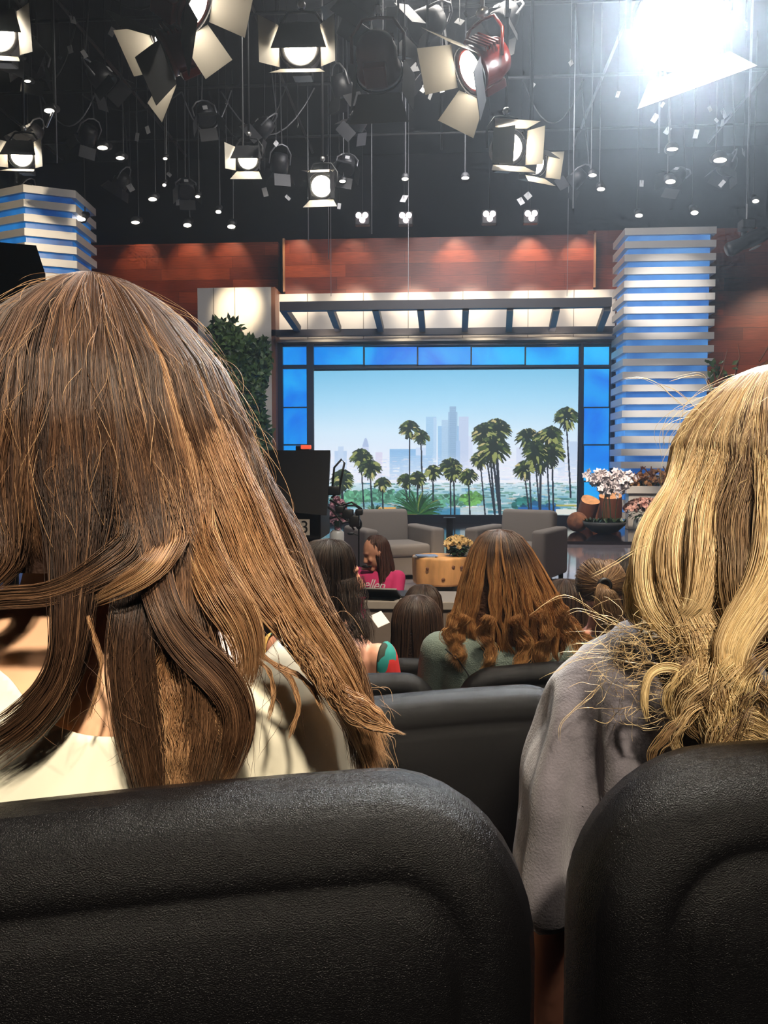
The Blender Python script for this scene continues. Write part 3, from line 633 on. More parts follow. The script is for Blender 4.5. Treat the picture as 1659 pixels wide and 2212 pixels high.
# pink flowers seen past the studio camera
def pink():
    p = P(728, 1100, 13.5); e = empty('pink_arrangement', (p.x, 13.5, 0), 0, 'pink floral arrangement half hidden by the numbered studio camera', 'flowers')
    MB().lathe([(0.09, 0), (0.14, 0.05), (0.12, 0.35), (0.07, 0.4), (0.0, 0.38)], 20).build('vase', MATS['white_ceramic'], e, True)
    b = MB()
    for _ in range(120):
        d = rdir(-.4); blossom(b, Vector((0, 0, 0.66)) + Vector((d.x * .13, d.y * .13, d.z * .26)), 0.06, 6)
    b.build('blossoms', mat('pink_petals', (0.55, 0.26, 0.30), 0.7), e)
    MB().tube([(0, 0, .38), (0, 0, .6)], 0.05, 6).build('stems', M_leafd, e)
pink()

# ---------------------------------------------------------------- studio cameras
def studio_camera():
    Y = 6.2; a = P(612, 1128, Y); b = P(718, 973, Y); r = empty('studio_camera', (P(650, 1100, Y).x, Y, -0.36), 0, 'black studio camera marked 3 with a large black rear hood', 'studio camera')
    O = r.location
    x0, x1, z0, z1 = a.x - O.x, b.x - O.x, a.z - O.z, b.z - O.z
    h = MB(); v = [(x0 - .12, -.12, z0 + .10), (x1 - .03, -.12, z0 + .06), (x1, -.12, z1), (x0 - .12, -.12, z1), (x0 - .10, .35, z0 + .12), (x1 - .08, .35, z0 + .12), (x1 - .06, .35, z1 - .03), (x0 - .10, .35, z1 - .03)]
    h.add(v, [(0, 1, 2, 3), (7, 6, 5, 4), (0, 4, 5, 1), (1, 5, 6, 2), (2, 6, 7, 3), (3, 7, 4, 0)]).build('monitor_hood', mat('hood_black', (0.018, 0.017, 0.019), 0.6), r)
    MB().bbox(x0 - .02, x1 - .10, 0.05, .6, z0 - .14, z0 + .12, 0.02, 3).build('camera_body', M_black, r)
    MB().tube([(x0 + .12, .6, z0), (x0 + .12, .95, z0)], [.06, .08], 20).build('lens', M_black, r, True)
    tl = P(652, 968, Y) - O; MB().bbox(tl.x - .045, tl.x + .06, -.02, .04, z1, z1 + .035, .006, 2).build('tally_bracket', M_black, r)
    MB().bbox(tl.x + .0, tl.x + .075, -.05, -.01, z1 + .01, z1 + .04, .005, 2).build('tally_lamp', mat('tally_red', (.6, .05, .03), .4, emit=(1, .12, .05), es=.9), r)
    c0 = P(641, 1156, Y - .15) - O; c1 = P(669, 1122, Y - .15) - O
    card = bx('number_card', c0.x, c1.x, -.152, -.147, c0.z, c1.z, mat('card_white', (.42, .38, .36), .6), r)
    cu = bpy.data.curves.new('digit', 'FONT'); cu.body = '3'; cu.size = (c1.z - c0.z) * 1.1; cu.extrude = .0008; cu.align_x = 'CENTER'
    t = text_mesh('digit', cu, M_black); t.parent = card; t.rotation_euler = (PI / 2, 0, 0); t.location = ((c0.x + c1.x) / 2 + .01, -.1535, c0.z + .018)
    cb = MB()
    for pts in ([(718, 1050), (722, 1010), (738, 992), (744, 1000), (736, 1040), (733, 1062), (716, 1075)], [(712, 1080), (735, 1092), (760, 1085), (782, 1100)], [(700, 1090), (730, 1110), (752, 1125), (770, 1135)], [(716, 1100), (740, 1130), (768, 1122), (775, 1105)], [(735, 1105), (750, 1092), (768, 1092), (782, 1102)], [(712, 1120), (745, 1112), (765, 1145)]):
        cb.tube([P(x, y, Y + .1) - O for x, y in pts], 0.009, 6)
    cb.build('cables', M_black, r, True)
    for x, y, sx, sy in ((722, 1060, 14, 10), (752, 1110, 12, 10), (766, 1125, 11, 13), (776, 1106, 8, 7), (735, 1100, 10, 8)):
        p = P(x, y, Y + .12) - O; MB().bbox(p.x - sx / FPX * Y, p.x + sx / FPX * Y, p.y - .04, p.y + .04, p.z - sy / FPX * Y, p.z + sy / FPX * Y, .01, 2).build('control_grip', M_black, r, True)
    pm = (x0 + x1) / 2 - .03
    MB().tube([(pm, .3, 0.08), (pm, .3, z0 - .12)], .07, 16).build('pedestal_column', M_black, r, True)
    MB().lathe([(.36, 0.02), (.36, .08), (.10, .16), (.0, .16)], 24, (pm, .3, 0)).build('pedestal_base', M_grey, r, True)
    for a_ in range(3):
        q = 2 * PI * a_ / 3; MB().ell((pm + .3 * math.cos(q), .3 + .3 * math.sin(q), .05), (.05, .05, .05), 12, 8).build('wheel', M_black, r, True)
studio_camera()
def hood_camera():
    Y = 5.2; c = P(40, 580, Y); r = empty('jib_camera', (c.x, Y, -0.36), 0, 'black jib camera head and hood in front of the angular pillar', 'studio camera'); O = r.location
    front = [P(0 - 60, 518, Y) - O, P(78, 530, Y) - O, P(98, 592, Y) - O, P(-60, 590, Y) - O]; v = front + [p + Vector((-.12, .25, -.02)) for p in front]
    pymesh('hood', v, [(0, 3, 2, 1), (4, 5, 6, 7), (0, 1, 5, 4), (1, 2, 6, 5), (2, 3, 7, 6), (3, 0, 4, 7)], mat('hood_olive_black', (0.022, 0.021, 0.016), 0.5), r)
    a = P(-60, 635, Y) - O; b = P(56, 588, Y) - O
    MB().bbox(a.x, b.x, .05, .40, a.z, b.z, .015, 3).build('camera_body', M_black, r)
    MB().tube([(a.x + .1, .2, a.z + .02), (a.x + .1, .2, 0.05)], .05, 12).build('crane_post', M_black, r, True)
    MB().lathe([(.4, 0.0), (.4, .06), (.06, .1), (0, .1)], 20, (a.x + .1, .2, 0)).build('crane_base', M_black, r, True)
hood_camera()

# mic stand and desk of the pink shirted person
def mic():
    Y = 7.2; p = P(775, 1150, Y); r = empty('microphone_stand', (p.x, Y, -0.36), 0, 'thin black microphone stand beside the pink shirted person', 'stand'); O = r.location; zt_ = P(775, 1132, Y).z - O.z
    MB().tube([(0, 0, 0), (0, 0, zt_)], .007, 8).build('pole', M_black, r); MB().lathe([(.14, 0), (.14, .02), (.02, .03), (0, .03)], 20).build('base', M_black, r)
    MB().tube([(0, 0, zt_ - .1), (-.06, 0, zt_ - .08)], .006, 6).build('clip_arm', M_black, r)
    m = MB().ell((0, 0, zt_), (.03, .03, .05), 12, 8); m.ell((-.07, 0, zt_ - .085), (.035, .02, .012), 10, 6); m.build('microphone', M_black, r, True)
mic()
def desk():
    Y = 5.3; a = P(785, 1316, Y); b = P(1030, 1301, Y); r = empty('console_desk', ((a.x + b.x) / 2, Y, -0.36), 0, 'long pale topped desk in front of the stage', 'desk'); O = r.location
    w = (b.x - a.x) / 2
    MB().bbox(-w, w, 0, .45, a.z - O.z, b.z - O.z, .006, 2).build('desk_top', mat('desk_grey', (.34, .30, .27), .5), r)
    MB().box(-w + .02, w - .02, .02, .04, 0.0, a.z - O.z).build('modesty_panel', mat('desk_front', (.20, .16, .14), .6), r)
    for x in (-w + .03, w - .03): MB().box(x - .02, x + .02, .04, .42, 0, a.z - O.z).build('side_panel', MATS['desk_front'], r)
    return b.z
DESKZ = desk()
def laptop():
    Y = 5.45; p = P(826, 1300, Y); r = empty('laptop', (p.x, Y, DESKZ), math.radians(-8), 'open black laptop on the desk before the pink shirted person', 'laptop')
    MB().bbox(-.17, .17, -.0, .24, 0.0, .015, .004, 2).build('keyboard_base', M_black, r)
    M = Matrix.Translation((0, 0.0, .008)) @ Matrix.Rotation(math.radians(66), 4, 'X')
    n = 10; v = [(-.17, 0, 0), (.17, 0, 0), (.17, 0, .115), (-.17, 0, .115)]
    MB().bbox(-.13, .13, -.005, .004, 0.0, .19, .003, 2, M=M).build('screen_lid', M_black, r)
    MB().bbox(-.13, .13, -.006, .005, .187, .194, .002, 2, M=M).build('lid_edge', M_silver, r)
laptop()
# ---------------------------------------------------------------- lighting rig
GZ = 8.6
for k, Y in enumerate((6.0, 8.5, 11.0, 13.5, 16.0, 18.5)):
    z = GZ - (0.0 if Y < 12 else -0.1)
    o = MB().tube([(-14.5, Y, z), (14.5, Y, z)], 0.03, 8).build('rig_pipe', M_grey if k < 3 else M_black, None, True); tag(o, 'long dark pipe of the overhead lighting grid running across the room', 'pipe', 'lighting grid pipes')
for X in (-9, -6, -3, 0, 3, 6, 9):
    o = MB().tube([(X, 3.0, GZ + .12), (X, 19.5, GZ + .12)], 0.03, 8).build('rig_pipe', M_black, None, True); tag(o, 'dark pipe of the overhead lighting grid running towards the stage', 'pipe', 'lighting grid pipes towards the stage')
M_warmglass = M_lens
def fresnel(px, py, Y, aim, label, R=0.16, body=None, roll=0.0, doors=(60, 20, 60, 60), dl=0.26, lit=True, door_mat=None, rod=True, lensm=None, pole_m=None, outer=None):
    """studio spotlight: housing, lens, four barn doors (top, bottom, two sides) hinged by the given angles, yoke, clamp and pole"""
    body = body or M_black; door_mat = door_mat or M_door_in
    p = P(px, py, Y); r = empty('studio_spotlight', p, 0, label, 'stage light'); q = look_quat(p, aim) @ Quaternion((0, 0, 1), roll); r.rotation_mode = 'QUATERNION'; r.rotation_quaternion = q
    s = R / 0.16
    MB().lathe([(R * .9, 0.02), (R * 1.08, 0.0), (R * 1.12, .03), (R * 1.12, .05 * s), (R, .06 * s), (R, .22 * s), (R * .85, .30 * s), (R * .5, .33 * s), (0, .33 * s)], 28).build('housing', body, r, True)
    f = MB()
    for k in range(5): f.bbox(-R * .8, R * .8, R * .92, R * 1.12, (.08 + .03 * k) * s, (.095 + .03 * k) * s, .002, 1)
    f.build('cooling_fin', body, r)
    MB().bbox(-R * .55, R * .55, -R * 1.35, -R * .9, .07 * s, .27 * s, .01 * s, 2).build('ballast_box', body, r)
    MB().ell((0, 0, 0.012), (R * .88, R * .88, .03 * s), 28, 10).build('lens', (lensm or M_lens) if lit else M_black, r, True)
    MB().lathe([(R * 1.14, -.012), (R * 1.2, -.012), (R * 1.2, .006), (R * 1.14, .006), (R * 1.14, -.012)], 28, caps=False).build('door_ring', M_black, r, True)
    for k, ang in enumerate(doors):
        if ang is None: continue
        a = (PI / 2, -PI / 2, 0, PI)[k]; w0 = R * 1.05; w1 = R * (1.5 if k < 2 else 1.15); L = dl * s
        M = Matrix.Rotation(a, 4, 'Z') @ Matrix.Translation((R * 1.14, 0, -.012)) @ Matrix.Rotation(-math.radians(ang), 4, 'Y')
        v = []
        for t in (0.0, 0.004): v += [M @ Vector((t, -w0, 0)), M @ Vector((t, w0, 0)), M @ Vector((t, w1, -L)), M @ Vector((t, -w1, -L))]
        pymesh('barn_door', v, [(3, 2, 1, 0), (4, 5, 6, 7), (0, 1, 5, 4), (1, 2, 6, 5), (2, 3, 7, 6), (3, 0, 4, 7)], [door_mat, outer or M_dkdoor], r, False, [0, 1, 1, 1, 1, 1])
    Wi = (Matrix.Translation(p) @ q.to_matrix().to_4x4()).inverted()
    cw = p + q @ Vector((0, 0, .12 * s)); side = q @ Vector((1, 0, 0)); side.z = 0; side = side.normalized() if side.length > .2 else Vector((1, 0, 0))
    hw = R * 1.3; top = .34 * s
    ys = [cw - side * hw, cw - side * hw + Vector((0, 0, top * .6)), cw - side * hw * .6 + Vector((0, 0, top * .95)), cw + Vector((0, 0, top)), cw + side * hw * .6 + Vector((0, 0, top * .95)), cw + side * hw + Vector((0, 0, top * .6)), cw + side * hw]
    MB().tube([Wi @ v for v in ys], .014 * s, 6).build('yoke', body, r, True)
    if rod:
        t = cw + Vector((0, 0, top)); MB().tube([Wi @ t, Wi @ Vector((t.x, t.y, 10.2))], .017, 8).build('drop_pole', pole_m or M_black, r, True)
        MB().ell(Wi @ (t + Vector((0, 0, .05))), (.035, .035, .05), 10, 6).build('clamp', M_silver, r, True)
    return r
def low(px, py, Y, dx, dy, dz): p = P(px, py, Y); return p + Vector((dx, dy, dz))
fresnel(352, 118, 5.8, low(352, 118, 5.8, -1.5, -.35, -.8), 'red housed spotlight with white lit flaps aimed down over the brunette', .14, M_red, .75, (38, 38, 38, 38), .30, pole_m=M_grey)
fresnel(425, 22, 5.6, low(425, 22, 5.6, 1.4, .1, -1.0), 'spotlight showing a pale square flap above the red housed one', .14, M_red, .6, (40, 40, 30, 30), .30)
fresnel(648, 100, 6.9, low(648, 100, 6.9, 0.05, -1.6, -.25), 'black spotlight with a glowing half disc lens and a level lower flap', .15, M_black, 0, (-66, 22, 35, 35), .25)
fresnel(820, 160, 7.0, low(820, 160, 7.0, 0.1, 1.6, -.6), 'unlit dull red spotlight seen from its back with a small tag', .165, mat('dull_red', (.10, .018, .014), .5), 0, (40, 60, 20, 20), .22, lit=False, door_mat=M_dkdoor)
fresnel(1015, 155, 5.8, low(1015, 155, 5.8, -1.4, -.5, -.95), 'red rimmed spotlight with open grey flaps on a silver pole', .14, M_red, .7, (42, 42, 42, 42), .27, pole_m=M_silver, outer=M_grey)
fresnel(1100, 318, 7.8, low(1100, 318, 7.8, .35, -1.6, -.3), 'spotlight with a pale upper flap above its sliver of light', .14, M_black, 0, (8, 22, -52, 30), .24, outer=mat('lit_flap', (.25, .24, .18), .6))  # outer flap colour made paler for the light from other lamps
fresnel(1158, 352, 8.2, low(1158, 352, 8.2, .9, -1.5, -.4), 'spotlight with a bright side flap hanging lowest of the middle cluster', .11, M_black, 0, (-30, 28, -10, 35), .22)
fresnel(535, 343, 11.0, low(535, 343, 11.0, .1, -1.6, -.2), 'small spotlight with a half disc lens above beige flaps', .14, M_black, 0, (-60, 38, 30, 5), .24)
fresnel(694, 402, 11.0, low(694, 402, 11.0, -.05, -1.6, -.3), 'small spotlight with an oval lens hanging just above the wood panel', .15, M_black, 0, (0, 34, -20, -8), .20)
fresnel(46, 335, 10.5, low(46, 335, 10.5, .2, -1.6, -.2), 'bright spotlight hanging directly above the angular striped pillar', .15, M_black, 0, (-58, 18, 40, 40), .25)
fresnel(-8, 70, 7.0, low(-8, 70, 7.0, .3, -1.6, -.3), 'spotlight cut off by the picture edge, high above the angular pillar', .16, M_black, 0, (-60, 22, 40, 40), .24)
# the blinding lamp
big = fresnel(1470, 45, 6.0, CAMLOC + Vector((.6, 0, -.2)), 'blinding white spotlight with one folded flap below it', .26, M_black, -.25, (None, 22, None, None), .19, lensm=mat('blinding_lens', (1, 1, 1), .3, emit=(.92, .97, 1), es=90))
_p = P(1470, 45, 5.9)
spot('blinding_beam', _p, (0.25, 0.4, 1.35), 1400, 30, 1.0, (.85, .94, 1.0), .25)

# small lamps far over the set
def far_lamp(px, py, Y, w, h, label, group=None, m=None, rz=0.0):
    p = P(px, py, Y); s = Y / FPX; r = empty('far_spotlight', p, rz, label, 'stage light', group)
    w *= s; h *= s
    MB().tube([(0, w * 1.6, h * 2.4), (0, w * .4, h * 1.2), (0, 0, h * .3)], [w * .35, w * .55, w * .62], 14).build('housing', M_black, r, True)
    MB().ell((0, -w * .06, 0), (w * .5, w * .35, h * .5), 14, 8).build('lens', m or M_lens_small, r, True)
    MB().tube([(0, w, h * 2), (0, w, 10.2 - p.z)], .012, 6).build('drop_pole', M_black, r)
    return r
G1 = 'tiny lit lamps over the far end of the grid'
for (x, y, Y, w, h) in [(222, 320, 13, 22, 7), (260, 342, 13, 18, 6), (107, 240, 9, 22, 8), (355, 400, 14, 8, 6), (330, 431, 15, 18, 7), (293, 481, 17, 18, 6), (405, 487, 18.3, 17, 8), (500, 490, 18.3, 17, 8), (176, 474, 16.5, 19, 8),
                        (472, 458, 17, 12, 7), (875, 387, 14, 14, 6), (1005, 385, 14, 16, 5), (1280, 379, 15, 16, 6), (1298, 409, 16, 16, 7), (1448, 393, 15, 20, 8), (1555, 347, 13, 26, 8), (1452, 323, 12, 22, 5), (1380, 466, 18.2, 15, 7),
                        (1500, 460, 18.2, 15, 8), (1632, 435, 17.5, 13, 7), (740, 392, 15, 14, 5), (427, 425, 15, 10, 5), (60, 176, 9, 14, 4), (357, 343, 12, 9, 5)]:
    far_lamp(x, y, Y, w, h, 'tiny glowing lamp hanging far over the set', G1)
MB().tube([P(114, 242, 9), P(100, 275, 9)], .012, 6).build('lamp_bracket', M_silver)['label'] = 'thin silver bracket angled below a tiny lamp'
bpy.data.objects['lamp_bracket']['category'] = 'bracket'
def cluster(px, py, label, rz=0):
    Y = 19.2; p = P(px, py, Y); s = Y / FPX; r = empty('cluster_lamp', p, 0, label, 'stage light', 'pink white triple lamps in a line')
    for dx, dz in ((-7, 5), (7, 5), (1, -5)): MB().ell((dx * s, -.03, dz * s), (6.2 * s, .05, 6.2 * s), 14, 8).build('lens', M_lens_pink, r, True)
    MB().bbox(-.17, .17, 0.0, .2, -.15, .16, .02, 2).build('housing', M_black, r)
    MB().tube([(0, .1, .16), (0, .1, 10.2 - p.z)], .012, 6).build('drop_pole', M_black, r)
for x, y, l in ((782, 471, 'triple pinkish lamp hanging first in its line, beside the oval lens'), (876, 471, 'triple pinkish lamp hanging second in its line of four'), (1057, 468, 'triple pinkish lamp hanging third in its line of four'), (1147, 467, 'triple pinkish lamp hanging last in its line, towards the striped tower')): cluster(x, y, l)
# robot lamp in front of the red wall
def robot():
    Y = 15.0; p = P(1612, 522, Y); r = empty('moving_head_lamp', p, 0, 'dark moving head lamp hanging before the red wall', 'stage light')
    M = Matrix.Rotation(math.radians(-25), 4, 'Y') @ Matrix.Rotation(math.radians(10), 4, 'X')
    MB().tube([M @ Vector(v) for v in ((-.36, 0, 0), (-.30, 0, 0), (-.1, 0, 0), (.1, 0, 0), (.33, 0, 0), (.4, 0, 0))], [.10, .13, .11, .14, .13, .08], 18).build('head', M_black, r, True)
    MB().bbox(-.12, .12, -.12, .12, .2, .36, .02, 2).build('yoke_base', M_black, r); MB().bbox(-.05, .05, .1, .16, 0, .25, .01, 2).build('arm', M_black, r)
    MB().tube([(0, 0, .36), (0, 0, 10.2 - p.z)], .02, 8).build('drop_pole', M_grey, r); MB().ell((.12, -.10, -.13), (.12, .02, .02), 10, 6, M.to_3x3()).build('edge_glint', M_silver, r, True)
robot()
# dark unlit fixtures and gel frames crowding the grid
proto = None
def unlit():
    r = empty('unlit_spotlight', (0, 0, 0), 0, 'dark unlit spotlight lost in the shadows of the lighting grid', 'stage light', 'unlit spotlights crowding the grid')
    MB().lathe([(.13, 0), (.16, .0), (.15, .2), (.12, .3), (0, .31)], 18).build('housing', M_black, r, True)
    for k in range(4):
        M = Matrix.Rotation(k * PI / 2, 4, 'Z') @ Matrix.Translation((.17, 0, 0)) @ Matrix.Rotation(-.5, 4, 'Y'); MB().box(0, .004, -.15, .15, -.2, 0, M).build('barn_door', M_dkdoor, r)
    MB().bbox(-.04, .04, .158, .166, .08, .16, .002, 1).build('gel_tag', M_tag, r)
    MB().tube([(-.19, 0, .12), (-.19, 0, .3), (-.1, 0, .42), (0, 0, .45), (.1, 0, .42), (.19, 0, .3), (.19, 0, .12)], .014, 6).build('yoke', M_grey, r, True)
    return r
cells = [(x, y) for x in range(60, 1640, 170) for y in (60, 180, 290, 400)]
for i, (x, y) in enumerate(cells):
    x += rnd.uniform(-50, 50); y += rnd.uniform(-35, 35)
    if y > 440 or (250 < x < 560 and y < 260) or (900 < x < 1220 and y < 400 and y > 80) or (590 < x < 720 and y < 200) or (1230 < x and y < 330): continue
    Y = 8.0 + (y / 450) * 9.0 + rnd.uniform(-.8, .8); p = P(x, y, Y)
    if proto is None: proto = unlit(); o = proto
    else: o = copy_tree(proto); [bpy.data.objects.remove(c_) for c_ in list(o.children) if c_.name.startswith('drop_pole')]
    q = look_quat(p, p + Vector((rnd.uniform(-1, 1), rnd.uniform(-1, 1), -rnd.uniform(.3, 1.5)))) @ Quaternion((0, 0, 1), rnd.uniform(-.5, .5)); o.location = p; o.rotation_mode = 'QUATERNION'; o.rotation_quaternion = q
    Wi = (Matrix.Translation(p) @ q.to_matrix().to_4x4()).inverted(); MB().tube([(0, 0, .44), Wi @ Vector((p.x, p.y, 10.2))], .015, 6).build('drop_pole', M_black, o)
# little paper and tape tags dangling on cables
G = 'pale tape tags on the grid cables'
tg = None
for i in range(60):
    x = rnd.uniform(20, 1640); y = rnd.uniform(20, 455); Y = 7.5 + (y / 450) * 9 + rnd.uniform(-1, 1); p = P(x, y, Y)
    if (250 < x < 560 and y < 240): continue
    s = rnd.uniform(.5, 1.2) * Y / 9; e = empty('tape_tag', p, 0, 'small pale tape tag dangling on a cord in the lighting grid', 'tag', G)
    o = MB().bbox(-.028 * s, .028 * s, -.002, .002, -.045 * s, .045 * s, .001, 1).build('tape', M_tag, e); o.rotation_euler = (rnd.uniform(-.6, .6), rnd.uniform(-.9, .9), rnd.uniform(-.8, .8))
    MB().tube([(0, 0, 0), (0, 0, 10.2 - p.z)], .004, 4).build('cord', M_black, e)
for i in range(20): # cables drooping between the pipes
    x = rnd.uniform(0, 1150); Y = rnd.choice((8.6, 11.1, 13.6, 16.1)); p = P(x, 200, Y); GZ_ = GZ + (.07 if Y > 12 else -.03); x1 = p.x + rnd.uniform(.6, 2.4); dz = rnd.uniform(.3, 1.1); pts = [Vector((p.x + (x1 - p.x) * t, Y, GZ_ - dz * 4 * t * (1 - t))) for t in [k / 10 for k in range(11)]]
    tag(MB().tube(pts, .014, 5).build('rig_cable', M_black if i % 3 else M_grey, None, True), 'cable sagging below the lighting grid', 'cable', 'cables of the lighting grid')
for i, (px, y0, y1, Y) in enumerate([(805, 430, 505, 17), (1240, 395, 450, 15), (1615, 250, 440, 13), (862, 0, 160, 8), (925, 20, 120, 8), (1425, 200, 330, 11), (125, 305, 352, 12), (527, 225, 330, 11), (668, 465, 520, 17), (712, 500, 560, 19)]):
    tag(MB().tube([Vector((P(px - 2, y1, Y).x, Y, 10.2)), P(px - 2, y1, Y)], .012, 6).build('hanging_rod', M_grey, None, True), 'thin grey rod hanging down from the lighting grid', 'rod', 'rods hanging from the grid')
# light for the set: scallops on the wood from lamps hung above it, warm wash on the white panels, beams on the pillars
for px in (300, 405, 492): p = P(px, 490, 21.0); spot('wood_lamp', p + Vector((0, -.15, .3)), P(px + 3, 585, 21.6), 95, 62, .8, (1, .72, .5), .05)
for px, e in ((640, 95), (760, 55), (985, 130), (1145, 150), (1255, 110)): p = P(px, 480, 19.9); spot('wood_lamp', p + Vector((0, -.1, .1)), P(px, 590, 20.4), e, 72, .8, (1, .74, .5), .05)
spot('wood_lamp', P(1650, 500, 19.0) + Vector((2.0, -1.5, 0)), P(1660, 760, 20.9), 620, 44, .9, (1, .76, .55), .1)
spot('block_lamp', P(510, 470, 17.0), P(515, 665, 19.7), 1500, 26, .9, (1, .82, .55), .1)
for px in (630, 760, 890, 1020, 1150, 1270): spot('header_lamp', P(px, 560, 18.4), P(px, 662, 20.2), 260, 40, .9, (1, .86, .66), .1)
for px in (700, 870, 1040, 1210): spot('soffit_lamp', P(px, 730, 19.3) + Vector((0, 0, -.1)), P(px, 650, 20.2), 40, 110, .9, (1, .84, .62), .05)
spot('tower_lamp', P(1440, 400, 12.5), P(1440, 640, 18.6), 2500, 20, .9, (1, .97, .92), .1)
spot('tower_lamp', P(1440, 400, 12.5), P(1440, 900, 18.6), 2300, 20, .9, (1, .97, .92), .1)
spot('pillar_lamp', (-5.6, 9.5, 7.2), P(60, 500, 15.7), 1000, 26, .8, (1, .86, .64), .1)
spot('platform_lamp', P(1330, 500, 14.0), P(1340, 1090, 17.5), 1500, 22, .8, (1, .85, .68), .08)

spot('stump_fill_light', (0.9, 3.6, 6.6), P(960, 1235, 9.75), 2400, 13, .8, (1, .82, .58), .1)  # unseen spot added to brighten the stump table
# ---------------------------------------------------------------- theatre seats
def rrect(w, h, R, ins, z0, camber, n=10, tilt=0.0):
    """upright rounded-rectangle outline (x,z), inset by ins; bottom corners tight"""
    hw = w / 2 - ins; R = max(R - ins, .012); r2 = max(.03 - ins, .008); top = h - ins; bot = z0 + ins; pts = []
    def arc(cx, cz, r, a0, a1):
        for k in range(n + 1): a = a0 + (a1 - a0) * k / n; pts.append((cx + r * math.cos(a), cz + r * math.sin(a)))
    arc(hw - R, top - R, R, 0, PI / 2)
    for k in range(1, 12): x = (hw - R) * (1 - 2 * k / 12); pts.append((x, top))
    arc(-hw + R, top - R, R, PI / 2, PI)
    arc(-hw + r2, bot + r2, r2, PI, 1.5 * PI); arc(hw - r2, bot + r2, r2, 1.5 * PI, 2 * PI)
    out = []
    for x, z in pts:
        if z > top - R * 1.2: z += (camber * (1 - (x / (w / 2)) ** 2) + tilt * x / (w / 2)) * ((z - (top - R * 1.2)) / (R * 1.2))
        out.append((x, z))
    return out
def theatre_seat(loc, rz, ztop, label, tilt=0.0, w=.54, R=.095):
    r = empty('theatre_seat', loc, rz, label, 'seat', 'black audience seats'); H = ztop - loc[2]
    T, RR = .085, .040; prof = []
    for ins, y in ((.20, -.052), (.11, -.052), (.065, -.050), (.056, -.047), (.050, -.041), (.044, -.043)): prof.append((ins, y))
    for k in range(9):
        a = -PI / 2 + PI * k / 8 * .98 + .12; prof.append((RR * (1 - math.cos(a)) * .9, T / 2 * math.sin(a)))
    prof += [(.05, .05), (.12, .06), (.2, .06)]
    rings = [[Vector((x, y, z)) for x, z in rrect(w, H, R, ins, .42, .008, 10, tilt)] for ins, y in prof]
    m = MB().loft([g[::-1] for g in rings]); o = m.build('backrest', M_vinyl, r, True)
    MB().bbox(-w / 2 + .02, w / 2 - .02, .04, .50, .34, .45, .045, 5).build('seat_cushion', M_vinyl, r, True)
    MB().bbox(-.04, .04, .08, .40, .0, .35, .01, 2).build('pedestal', M_black, r); MB().bbox(-.16, .16, .05, .45, .0, .02, .005, 2).build('foot_plate', M_black, r)
    return r
RZ = math.radians(9)
def seat_by_right(px, py, Y, fl, ztop, label, tilt=0, w=.54):
    e = P(px, py, Y); cx = e.x - math.cos(RZ) * w / 2; cy = Y - math.sin(RZ) * w / 2; return theatre_seat((cx, cy, fl), RZ, ztop, label, tilt, w)
def seat_by_left(px, py, Y, fl, ztop, label, tilt=0, w=.54):
    e = P(px, py, Y); cx = e.x + math.cos(RZ) * w / 2; cy = Y + math.sin(RZ) * w / 2; return theatre_seat((cx, cy, fl), RZ, ztop, label, tilt, w)
seat_by_right(1150, 1950, .50, .36, P(850, 1672, .47).z - .023, 'wide black vinyl seat back just behind the cream topped brunette', .020)
seat_by_left(1228, 1950, .50, .36, P(1600, 1612, .50).z - .011, 'black vinyl seat back just behind the grey sweatered blonde')
seat_by_right(1250, 1600, 1.36, .18, P(1000, 1478, 1.33).z - .020, 'black seat back in the second row, its lit edge between brunette and blonde', .018)
seat_by_right(946, 1500, 2.20, 0.0, P(860, 1452, 2.2).z - .006, 'black seat back behind the floral topped person', .006)
seat_by_left(988, 1500, 2.22, 0.0, P(1100, 1438, 2.2).z - .010, 'black seat back behind the long ombre haired person', .012)
seat_by_right(968, 1470, 3.05, -.18, P(900, 1422, 3.05).z, 'black seat back behind the straight haired dark brunette', 0)
seat_by_right(1380, 1470, 3.1, -.18, P(1300, 1400, 3.1).z, 'black seat back behind the person with the ponytail', 0)

# ---------------------------------------------------------------- bodies
def remesh_volume(mb, voxel, smooth=4, keep=None):
    me = bpy.data.meshes.new('tmp'); me.from_pydata(mb.v, [], mb.f); me.update(); o = bpy.data.objects.new('tmp', me); COL.objects.link(o)
    m = o.modifiers.new('r', 'REMESH'); m.mode = 'VOXEL'; m.voxel_size = voxel; m.use_smooth_shade = True
    if smooth: s = o.modifiers.new('s', 'SMOOTH'); s.iterations = smooth; s.factor = .5
    dg = bpy.context.evaluated_depsgraph_get(); ev = o.evaluated_get(dg); out = bpy.data.meshes.new_from_object(ev)
    bpy.data.objects.remove(o); bpy.data.meshes.remove(me)
    if keep is not None:
        bm = bmesh.new(); bm.from_mesh(out); bmesh.ops.delete(bm, geom=[v for v in bm.verts if not keep(v.co)], context='VERTS')
        for _ in range(14):
            nc = {}
            for v in bm.verts:
                nb = [e.other_vert(v).co for e in v.link_edges if e.is_boundary]
                if len(nb) == 2: nc[v] = v.co * .4 + (nb[0] + nb[1]) * .3
            for v, c_ in nc.items(): v.co = c_
        bm.to_mesh(out); bm.free()
    out.materials.clear(); return out
def cap(m, a, b, r0, r1, n=14):
    """tapered capsule"""
    a = Vector(a); b = Vector(b); d = (b - a).normalized(); L = (b - a).length; pts = []; rs = []
    for k in range(5): t = math.sin(PI / 2 * (k / 4 - 1)); pts.append(a + d * r0 * t); rs.append(max(.001, r0 * math.cos(PI / 2 * (k / 4 - 1))))
    for k in range(1, 5): pts.append(a + d * L * k / 5); rs.append(r0 + (r1 - r0) * k / 5)
    for k in range(5): pts.append(b + d * r1 * math.sin(PI / 2 * k / 4)); rs.append(max(.001, r1 * math.cos(PI / 2 * k / 4)))
    m.tube(pts, rs, n)
